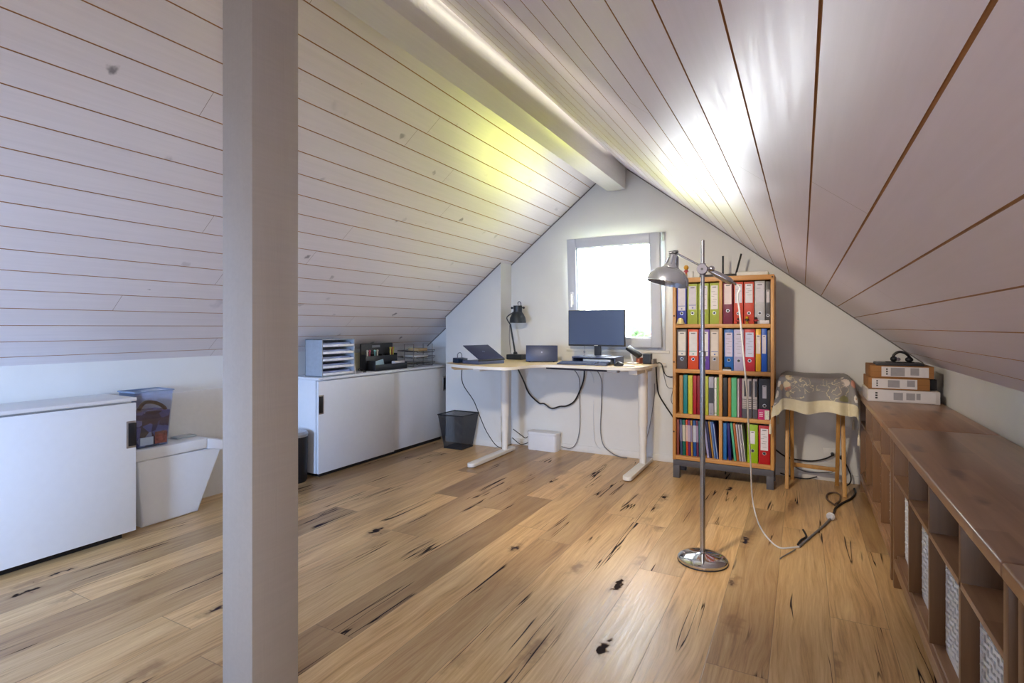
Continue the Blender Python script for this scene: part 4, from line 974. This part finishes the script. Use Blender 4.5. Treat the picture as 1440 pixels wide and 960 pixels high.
# shade: a bell tilted a little, hanging from the knuckle
ax = Vector((-.20, -.10, -.97)).normalized()
s0 = a0 + Vector((-.002, -.01, -.010))
M_shade = plain('silver_lacquer', '#a7adba', .24, .75, var=.02)
m = MB(); m.lathe([(.014, .0), (.024, .008), (.030, .045), (.040, .068), (.044, .074), (.062, .082), (.085, .098), (.102, .122), (.108, .148), (.109, .158), (.106, .158), (.104, .148), (.096, .124), (.080, .102), (.060, .087), (.038, .078), (.026, .05), (.018, .012), (.014, .0)], s0, ax, 44); sd = m.build('shade', M_shade, t)
m = MB(); m.lathe([(0, .07), (.018, .07), (.026, .10), (.028, .125), (.018, .146), (0, .150)], s0, ax, 18); m.build('bulb', plain('frosted_bulb', '#f2efe6', .3), sd)
tq = Vector((0, 0, 1)).rotation_difference(ax)
m = MB()
for k in range(8):
    a = k * PI / 4; dv = tq @ Vector((math.cos(a), math.sin(a), 0))
    m.beam(s0 + ax * .010 + dv * .0235, s0 + ax * .058 + dv * .0345, .007, .004, dv.cross(ax))
m.build('cooling_fins', plain('dark_steel', '#7d8496', .25, .9), sd)
m = MB(); m.lathe([(.045, .0735), (.047, .074), (.047, .078), (.045, .079)], s0, ax, 36); m.build('collar', M_steel, sd)
# lamp cord to the floor
e1 = c0 + d * .155
tag_c = lambda o, l: tag(o, l, 'cable', 'cables on the floor')
m = MB(); m.tube([e1, e1 + d * .02 + Vector((0, 0, -.01)), (-.294, 2.985, 1.37), (-.284, 2.99, 1.27), (-.262, 3.0, 1.0), (-.262, 3.15, .84), (-.270, 3.30, .69), (-.282, 3.62, .37), (-.288, 3.80, .12), (-.268, 3.80, .006), (-.228, 3.58, .005), (-.175, 3.40, .005), (-.115, 3.285, .005), (-.06, 3.31, .005), (-.018, 3.345, .005)], .0045, 8, 6)
tag_c(m.build('lamp_cable', M_wcable), 'pale cord hanging from the floor lamp down to the floor')
m = MB(); m.tube([(-.018, 3.345, .006), (.02, 3.47, .006), (.06, 3.60, .006), (.11, 3.76, .007), (.150, 3.90, .012)], .0065, 8, 5); tag_c(m.build('grey_cable', M_gcable), 'grey cord lying on the planks between the lamp cord and the clear plug')
m = MB(); m.tube([(-.035, 3.30, .005), (-.06, 3.24, .005), (-.095, 3.16, .004), (-.104, 3.13, .004)], .003, 6, 5); tag_c(m.build('thin_cable', M_gcable), 'short thin cord end pointing away from the cord joint on the floor')
m = MB(); m.tube([(.0, 3.36, .008), (.022, 3.44, .008), (.018, 3.53, .006), (.005, 3.62, .005), (-.012, 3.68, .005)], [.007, .006, .005, .004, .003], 7, 1) if False else m.tube(catmull([(-.024, 3.372, .007), (-.006, 3.46, .007), (.018, 3.53, .006), (.002, 3.64, .005)], 5), .0055, 7)
tag_c(m.build('cable_tie', M_cable), 'short black cable lying beside the cord joint on the floor')
t = thing('plug_connector', 'clear plastic plug connector lying on the floor near the stool', 'plug', (.158, 3.93, 0))
m = MB(); m.lathe([(0, 0), (.014, 0), (.022, .006), (.022, .03), (.014, .036), (0, .036)], (.148, 3.905, .023), Vector((.35, .9, 0)), 18); m.build('body', plain('clear_grey', '#c4c6cc', .15), t)
m = MB(); m.lathe([(.022, .010), (.0245, .012), (.0245, .018), (.022, .020)], (.148, 3.905, .023), Vector((.35, .9, 0)), 18); m.build('ring', M_white, t)
m = MB(); m.tube([(.162, 3.945, .015), (.178, 4.06, .007), (.192, 4.17, .007), (.235, 4.30, .007), (.30, 4.46, .007), (.335, 4.62, .007), (.338, 4.74, .007)], .007, 8, 5); tag_c(m.build('power_cable', M_cable), 'black cord from the clear plug past the stool to the wall')
m = MB(); m.tube([(.19, 4.24, .007), (.15, 4.36, .007), (.16, 4.50, .007), (.205, 4.56, .007), (.235, 4.50, .008), (.225, 4.36, .008), (.195, 4.26, .009)], .006, 8, 6); tag_c(m.build('coiled_cable', plain('brown_cord', '#6b5848', .5)), 'coiled brownish cord under the stool front leg')
# wall socket and cords behind the stool
t = thing('wall_socket', 'white wall socket low on the gable wall behind the stool', 'socket', (.2, GY, .2))
m = MB(); m.box(.14, .30, GY - .010, GY, .15, .255, .004); m.build('plate', plain('socket_white', '#e4e2dd', .35), t)
m = MB(); m.lathe([(0, 0), (.014, 0), (.012, .03), (0, .032)], (.205, GY - .010, .215), (0, -1, 0), 14); m.lathe([(0, 0), (.016, 0), (.013, .03), (0, .032)], (.265, GY - .010, .195), (0, -1, 0), 14); m.build('plug', M_black, t)
cable('black_cable', [(-.20, 4.80, .235), (-.13, 4.87, .17), (-.05, 4.90, .145), (.06, 4.90, .145), (.15, 4.885, .175), (.205, 4.872, .212)], .006, M_cable, 'black cable sagging from the bookcase to the wall socket')
cable('grey_cable', [(-.08, 4.90, .10), (.0, 4.90, .06), (.08, 4.90, .055), (.16, 4.89, .07), (.215, 4.88, .09), (.235, 4.865, .17)], .004, M_gcable, 'grey cable sagging under the black one behind the stool')
cable('black_cable', [(.268, 4.868, .19), (.300, 4.86, .14), (.325, 4.85, .06), (.31, 4.83, .012), (.27, 4.81, .006)], .005, M_cable, 'black cable curling down from the wall socket')
cable('black_cable', [(-.16, 4.86, .03), (-.06, 4.86, .010), (.03, 4.86, .010), (.10, 4.88, .03)], .005, M_cable, 'black cable on the floor between the bookcase and stool')

# ------------------------------------------------------------------ folding stool and its cloth
M_stool = wood('light_beech', '#cf9f5c', '#b5823f', 'z', .6, .45, knots=False)
ST = .838
t = thing('folding_stool', 'light wooden folding stool with crossed legs under the embroidered cloth', 'stool', (.085, 4.65, 0))
for x, a, c in ((-.105, 4.515, 4.80), (.262, 4.485, 4.78)):
    m = MB(); m.beam((x, a, .0), (x, c, ST - .015), .026, .020, (1, 0, 0), .003); m.build('leg', M_stool, t)
for x, a, c in ((-.073, 4.83, 4.53), (.230, 4.80, 4.51)):
    m = MB(); m.beam((x, a, .0), (x, c, ST - .015), .026, .020, (1, 0, 0), .003); m.build('leg', M_stool, t)
m = MB(); m.beam((-.073, 4.782, .130), (.230, 4.752, .130), .030, .016, (0, 0, 1), .003); m.build('stretcher', M_stool, t)
m = MB(); m.box(-.125, .285, 4.47, 4.85, ST - .014, ST, .004); m.build('seat', M_stool, t)

def cloth():
    x0, x1, y0, y1 = -.122, .282, 4.455, 4.86; zt = ST + .012
    Lx, Ly = .275, .275; N = 72
    m = MB(); uvl = m.b.loops.layers.uv.new('UVMap'); G = []; UV = {}
    W, H = (x1 - x0) + 2 * Lx, (y1 - y0) + 2 * Ly
    for i in range(N + 1):
        row = []
        for j in range(N + 1):
            u, v = i / N, j / N
            px, py = x0 - Lx + u * W, y0 - Ly + v * H
            ox = max(x0 - px, 0, px - x1); oy = max(y0 - py, 0, py - y1)
            sx = -1 if px < x0 else 1; sy = -1 if py < y0 else 1
            bx, by = min(max(px, x0), x1), min(max(py, y0), y1)
            o = (ox ** 2.6 + oy ** 2.6) ** (1 / 2.6)
            r = .035
            if o > 0:
                if o < r * PI / 2: out, drop = r * math.sin(o / r), r * (1 - math.cos(o / r))
                else: out, drop = r, r + (o - r * PI / 2)
            else: out = drop = 0
            n = math.hypot(ox, oy) or 1; dx, dy = sx * ox / n, sy * oy / n
            cor = min(ox, oy) / (max(ox, oy) + 1e-6)
            al = (px - py) * 21 + 1.3 * math.sin(px * 9)
            rip = (.015 * math.sin((px if oy > ox else py) * 34 + .7) + .006 * math.sin((px if oy > ox else py) * 61)) * min(1, drop / .2)
            fl = out + drop * (.10 + .16 * cor) + rip * (1 - cor)
            z = zt - drop * (.985 + .045 * math.sin((px if oy > ox else py) * 23 + 1)) + (.006 * math.sin(px * 17) * math.sin(py * 15 + 1) if o == 0 else 0)
            X, Y = bx + dx * fl, by + dy * fl
            X = min(X, .338) if Y < 4.72 else min(X, .345)
            Y = min(Y, GY - .02)
            X = max(X, BX1 + .008) if Y > BYF - .01 else X
            vv = m.b.verts.new((X, Y, z)); row.append(vv); UV[vv] = (u, v)
        G.append(row)
    for i in range(N):
        for j in range(N):
            f = m.b.faces.new((G[i][j], G[i + 1][j], G[i + 1][j + 1], G[i][j + 1]))
            for l in f.loops: l[uvl].uv = UV[l.vert]
    corners = [G[0][0].co.copy(), G[N][0].co.copy(), G[0][N].co.copy(), G[N][N].co.copy()]
    n = NT('embroidered_organza'); uv = n.uv(); u, v, _ = n.sep(uv)
    e = n.mt('MINIMUM', n.mt('MINIMUM', u, n.mt('SUBTRACT', 1., u)), n.mt('MINIMUM', v, n.mt('SUBTRACT', 1., v)))
    border = n.step(e, .088, .094, 1, 0)
    wob = n.mt('SUBTRACT', n.noise(n.scale(uv, (14, 14, 1)), 1., 2.), .5); wob2 = n.mt('SUBTRACT', n.noise(n.scale(uv, (17, 17, 1)), 1.3, 2.), .5)
    fx = n.mt('ADD', n.mt('ABSOLUTE', n.mt('SUBTRACT', u, .5)), n.mt('MULTIPLY', wob, .10)); fy = n.mt('ADD', n.mt('ABSOLUTE', n.mt('SUBTRACT', v, .5)), n.mt('MULTIPLY', wob2, .10))
    def ring(cx, cy, r, wd):
        dd = n.mt('SQRT', n.mt('ADD', n.mt('POWER', n.mt('SUBTRACT', fx, cx), 2.), n.mt('POWER', n.mt('SUBTRACT', fy, cy), 2.)))
        return n.step(n.mt('ABSOLUTE', n.mt('SUBTRACT', dd, r)), wd * .5, wd, 1, 0)
    nz = n.noise(n.scale(uv, (40, 40, 1)), 1., 2.)
    sw = ring(.135, .335, .062, .0035)
    for q in ((.05, .315, .030, .003), (.16, .27, .03, .003), (.335, .135, .062, .0035), (.315, .05, .03, .003), (.27, .16, .03, .003), (.135, .335, .022, .003), (.06, .26, .025, .003), (.26, .06, .025, .003)):
        sw = n.mt('MAXIMUM', sw, ring(*q))
    sw = n.mt('MULTIPLY', sw, n.step(nz, .36, .46))
    # flower heads in the corners
    dd, cc = n.voro(n.scale(uv, (14, 14, 1)), 1., .8); c3 = n.sep(cc)
    zone = n.mt('MULTIPLY', n.step(n.mt('MINIMUM', fx, fy), .15, .18), n.step(e, .095, .105))
    petal = n.noise(n.scale(uv, (130, 130, 1)), 1., 2.)
    fl = n.mt('MULTIPLY', n.mt('MULTIPLY', n.step(n.mt('ADD', dd, n.mt('MULTIPLY', petal, .25)), .56, .64, 1, 0), n.step(c3[0], .08, .10)), zone)
    base = n.mix(n.noise(n.scale(uv, (400, 400, 1)), 1., 1.), hexc('#96969a'), hexc('#aaa8a6'))
    col = n.mix(border, base, n.mix(nz, hexc('#d9cfac'), hexc('#e8e0c4')))
    col = n.mix(sw, col, hexc('#d9cfae'))
    fc = n.ramp(c3[1], [(0., hexc('#e9e4da')), (.40, hexc('#e6ded2')), (.5, hexc('#d08a6c')), (.62, hexc('#d9a493')), (.75, hexc('#7d8258')), (1., hexc('#e3d6b6'))])
    fc = n.mix(n.step(dd, .08, .14, 1, 0), fc, hexc('#c08a3c'))
    col = n.mix(fl, col, fc)
    al = n.mt('MAXIMUM', n.mt('MAXIMUM', n.mt('MULTIPLY', border, .97), n.mt('MULTIPLY', fl, .98)), n.mt('MAXIMUM', n.mt('MULTIPLY', sw, .9), .72))
    mat = n.set(col, .6, alpha=al)
    o = m.build('tablecloth', mat, None, ang=80)
    tag(o, 'sheer grey tablecloth with cream border, flowers and tassels draped over the stool', 'tablecloth')
    for c in corners[:4]:
        mm = MB(); z = c.z
        mm.tube([c, c + Vector((0, -.002, -.03))], .0018, 6); mm.ball(c + Vector((0, -.002, -.036)), .007, .007, .008, 10, 6)
        mm.lathe([(0, 0), (.005, .002), (.008, .012), (.0095, .05), (.0085, .064), (0, .066)], c + Vector((0, -.002, -.038)), (0, 0, -1), 12)
        mm.build('tassel', plain('cream_tassel', '#e4dcc6', .7), o)
cloth()

# ------------------------------------------------------------------ long low shelf on the right
SX0, SX1, SZT = .372, .766, .735
def shelf_unit(y0, y1, divs, label):
    t = thing('low_shelf', label, 'shelf', ((SX0 + SX1) / 2, (y0 + y1) / 2, 0), 'low shelves along the right wall')
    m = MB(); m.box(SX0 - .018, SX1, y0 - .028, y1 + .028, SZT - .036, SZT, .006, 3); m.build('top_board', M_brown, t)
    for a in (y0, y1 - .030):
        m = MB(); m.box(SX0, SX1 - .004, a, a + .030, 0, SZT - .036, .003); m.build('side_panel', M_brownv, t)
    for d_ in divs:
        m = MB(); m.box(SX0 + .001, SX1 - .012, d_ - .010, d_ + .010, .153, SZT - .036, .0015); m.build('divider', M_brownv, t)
    m = MB(); m.box(SX0 + .001, SX1 - .012, y0 + .030, y1 - .030, .505, .523, .002); m.build('middle_shelf', M_brown, t)
    m = MB(); m.box(SX0 + .012, SX1 - .012, y0 + .030, y1 - .030, .118, .152, .002); m.box(SX0 + .001, SX0 + .020, y0 + .030, y1 - .030, .088, .138, .003); m.build('bottom_board', M_brown, t)
    m = MB(); m.box(SX1 - .012, SX1 - .004, y0 + .03, y1 - .03, .118, SZT - .036); m.build('back_panel', M_brownv, t)
    return [y0 + .03] + sum([[d_ - .01, d_ + .01] for d_ in divs], []) + [y1 - .03]
u1 = shelf_unit(3.128, 4.715, [3.520, 3.915, 4.315], 'brown wooden low shelf at the far end under the stacked boxes')
u2 = shelf_unit(1.462, 3.068, [1.855, 2.258, 2.652], 'brown wooden low shelf in the middle of the right wall row')
u3 = shelf_unit(-.190, 1.404, [.20, .605, 1.005], 'brown wooden low shelf nearest the viewer, cut by the right picture edge')
# baskets: woven white fronts
def basket_mesh():
    w, h, d = .345, .325, .32
    m = MB(); r = .0042
    ny, nz = 12, 12
    m.box(0, .008, 0, w, 0, .022, .002); m.box(0, .008, 0, w, h - .022, h, .003); m.box(0, .008, 0, .012, 0, h, .002); m.box(0, .008, w - .012, w, 0, h, .002)
    for k in range(nz):
        z = .022 + (k + .5) * (h - .044) / nz; P = []
        for q in range(ny * 2 + 1): P.append((.004 + .0026 * math.sin(q * PI / 2 + k * PI), .008 + q * (w - .016) / (ny * 2), z))
        m.tube(P, .0060, 5)
    for k in range(ny):
        y = .012 + (k + .5) * (w - .024) / ny; m.box(.002, .0065, y - .0042, y + .0042, .01, h - .01)
    # sides, back and base plain woven boards
    m.box(.008, d, 0, .006, 0, h); m.box(.008, d, w - .006, w, 0, h); m.box(d - .006, d, 0, w, 0, h); m.box(.008, d, 0, w, 0, .006)
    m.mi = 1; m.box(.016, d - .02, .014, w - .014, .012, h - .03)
    return m
M_bask = plain('white_woven_plastic', '#dfe1e6', .5, var=.03)
proto = None
NB = ['first basket from the stool', 'second basket from the stool', 'third basket from the stool', 'fourth basket from the stool, by the shelf joint',
      'basket beside the shelf joint in the middle shelf', 'second basket after the shelf joint', 'third basket after the shelf joint', 'fourth basket after the shelf joint, widest in view', 'basket nearest the viewer at the right picture edge']
cells = []
for u_ in (u1[::-1], u2[::-1]):
    for k in range(4): cells.append((min(u_[2 * k], u_[2 * k + 1]), max(u_[2 * k], u_[2 * k + 1])))
cells.append((u3[6], u3[7]))
for (a, c), lb in zip(cells, NB):
    mid = (a + c) / 2
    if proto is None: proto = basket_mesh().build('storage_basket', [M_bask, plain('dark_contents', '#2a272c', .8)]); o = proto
    else: o = proto.copy(); COL.objects.link(o)
    o.location = (SX0 + .040, mid - .1725, .1525)
    tag(o, 'white woven ' + lb, 'basket', 'white woven baskets in the low shelves')

# boxes stacked on the shelf
M_kraft = plain('kraft_card', '#96683a', .75, var=.05, sc=10.); M_wbox = plain('white_carton', '#c9c4c6', .6, var=.02); M_lab = plain('box_label', '#d2cfd2', .6, var=.02)
def carton(x0, x1, y0, y1, z0, z1, mat, label, lab, rows):
    t = thing('carton', label, 'box', ((x0 + x1) / 2, (y0 + y1) / 2, z0), 'cartons stacked on the low shelf')
    m = MB(); m.box(x0, x1, y0, y1, z0, z1, .003); m.build('body', mat, t)
    m = MB(); m.box(x0 + .002, x1 - .002, y0 - .0005, y0 + .02, z0 + (z1 - z0) * .48, z0 + (z1 - z0) * .495) if mat is M_kraft else m.box(x0 + .004, x1 - .004, y0 + .01, y0 + .012, z1, z1 + .0005)
    m.build('flap_edge', plain('card_seam', '#6f4c2a', .8), t)
    la, lb_ = lab; W = x1 - x0; H = z1 - z0
    m = MB(); m.box(x0 + W * la, x0 + W * lb_, y0 - .0012, y0 - .0004, z0 + H * .10, z0 + H * .92); l = m.build('label', M_lab, t)
    m = MB(); LW = W * (lb_ - la)
    for (a, c, q, p) in rows: m.box(x0 + W * la + LW * a, x0 + W * la + LW * c, y0 - .0016, y0 - .0011, z0 + H * q, z0 + H * p)
    m.build('printed_block', plain('grey_print', '#97959a', .7), l)
    m = MB()
    for q in (.25, .45, .65): m.box(x0 + W * la + LW * .10, x0 + W * la + LW * .135, y0 - .0016, y0 - .0011, z0 + H * q, z0 + H * (q + .13))
    m.build('printed_mark', M_black, l)
P1 = [(.55, .72, .2, .85), (.74, .92, .3, .85)]
carton(.366, .738, 4.125, 4.47, SZT + .0005, SZT + .078, M_wbox, 'white carton lowest in the stack on the shelf', (.02, .94), [(.38, .52, .2, .8), (.57, .70, .25, .8), (.72, .78, .3, .8)])
carton(.372, .690, 4.14, 4.46, SZT + .079, SZT + .152, M_kraft, 'brown kraft carton in the middle of the stack', (.06, .80), [(.36, .62, .2, .82), (.78, .95, .3, .85)])
carton(.384, .712, 4.15, 4.47, SZT + .153, SZT + .229, M_kraft, 'brown kraft carton topmost of the three cartons', (.18, .92), [(.2, .5, .15, .85), (.62, .80, .25, .85)])
t = thing('closed_laptop', 'closed dark laptop lying on the top carton', 'laptop', (.55, 4.3, SZT + .2295))
m = MB(); m.box(.415, .665, 4.152, 4.33, SZT + .2296, SZT + .240, .003); m.build('base', M_dark, t)
m = MB(); m.box(.415, .665, 4.152, 4.33, SZT + .2405, SZT + .248, .003); m.build('lid', plain('grey_laptop_lid', '#4c4a4e', .3, .4), t)
t = thing('headphones', 'black headphones lying on the closed laptop', 'headphones', (.56, 4.25, SZT + .248))
hz = SZT + .2485
m = MB(); m.tube([(.515, 4.24, hz + .010), (.518, 4.235, hz + .045), (.545, 4.235, hz + .066), (.580, 4.24, hz + .058), (.605, 4.25, hz + .030), (.612, 4.255, hz + .010)], .0085, 10, 6); m.build('headband', M_black, t)
m = MB(); m.ball((.518, 4.235, hz + .020), .020, .024, .019); m.ball((.600, 4.245, hz + .018), .022, .024, .0175); m.build('ear_cushion', M_black, t)
m = MB(); m.lathe([(0, 0), (.011, 0), (.011, .003), (0, .003)], (.540, 4.212, hz + .02), (.2, -1, .2), 14); m.build('silver_disc', M_steel, t)
m = MB(); m.tube([(.50, 4.21, hz + .003), (.47, 4.19, hz + .003), (.52, 4.175, hz + .003), (.58, 4.18, hz + .003), (.62, 4.20, hz + .003)], .0028, 6, 5); m.build('cord', M_black, t)
m = MB(); m.box(.70, .735, 4.20, 4.40, SZT + .0795, SZT + .148, .002); tag(m.build('black_lattice_box', plain('black_white_lattice', '#1c1c1e', .5)), 'small black box wedged between the cartons and the wall', 'box')

# ------------------------------------------------------------------ camera
cam = bpy.data.cameras.new('camera'); co = bpy.data.objects.new('camera', cam); COL.objects.link(co)
co.location = (0, 0, 1.21); co.rotation_euler = (R(90), 0, math.atan2(408.8, 757))
cam.sensor_width = 36; cam.lens = 36 * 757 / 1440; cam.shift_y = -20.3 / 1440; cam.clip_start = .02
SC.camera = co

# ------------------------------------------------------------------ light
wd = bpy.data.worlds.new('sky'); SC.world = wd; wd.use_nodes = True
bg = wd.node_tree.nodes['Background']; bg.inputs[0].default_value = (.90, .95, 1.0, 1); bg.inputs[1].default_value = SKY = 8.0
def light(kind, name, loc, target, energy, color, **kw):
    l = bpy.data.lights.new(name, kind); o = bpy.data.objects.new(name, l); COL.objects.link(o)
    l.energy = energy; l.color = color; o.location = loc
    o.rotation_euler = (Vector(target) - Vector(loc)).to_track_quat('-Z', 'Y').to_euler()
    for k, v in kw.items():
        if hasattr(l, k): setattr(l, k, v)
    return o
pl = light('AREA', 'window_portal', (-1.545, GY + .30, 1.54), (-1.545, 0, 1.54), 1, (1, 1, 1), shape='RECTANGLE', size=.9, size_y=1.0)
pl.data.cycles.is_portal = True
light('SUN', 'sun', (0, -5, 20), (-3, 14, -10), 18.0, (1, .96, .86), angle=R(1))
# added unseen fills behind and beside the viewer, and a bulb under the ridge
light('AREA', 'rear_blue_fill', (-2.3, BY + .06, 1.0), (-3.5, 1.45, .45), 20, (.40, .60, 1.0), shape='RECTANGLE', size=.9, size_y=.9, spread=R(88))  # added blue fill for the left cabinets, the back wall has no window
light('AREA', 'rear_right_fill', (-.1, BY + .06, 1.0), (.5, 3.0, 1.0), 3.5, (.90, .92, 1.0), shape='RECTANGLE', size=.9, size_y=.9)  # added fill for the right ceiling and shelf, no stairwell here
light('AREA', 'side_fill', (.42, -.35, 1.20), (-1.30, -.15, -.3), 8, (.80, .86, 1.0), shape='RECTANGLE', size=.7, size_y=.45)  # added fill for the post side and cabinets, no roof window here
light('SPOT', 'ceiling_spot', (-1.02, 1.28, 2.20), (-.9, 4.6, .15), 75, (1, .86, .68), spot_size=R(78), spot_blend=.8, shadow_soft_size=.10)
SC.view_settings.view_transform = 'Standard'; SC.view_settings.look = 'None'
SC.view_settings.exposure = 1.55; SC.view_settings.gamma = 1.0; SC.view_settings.use_curve_mapping = False
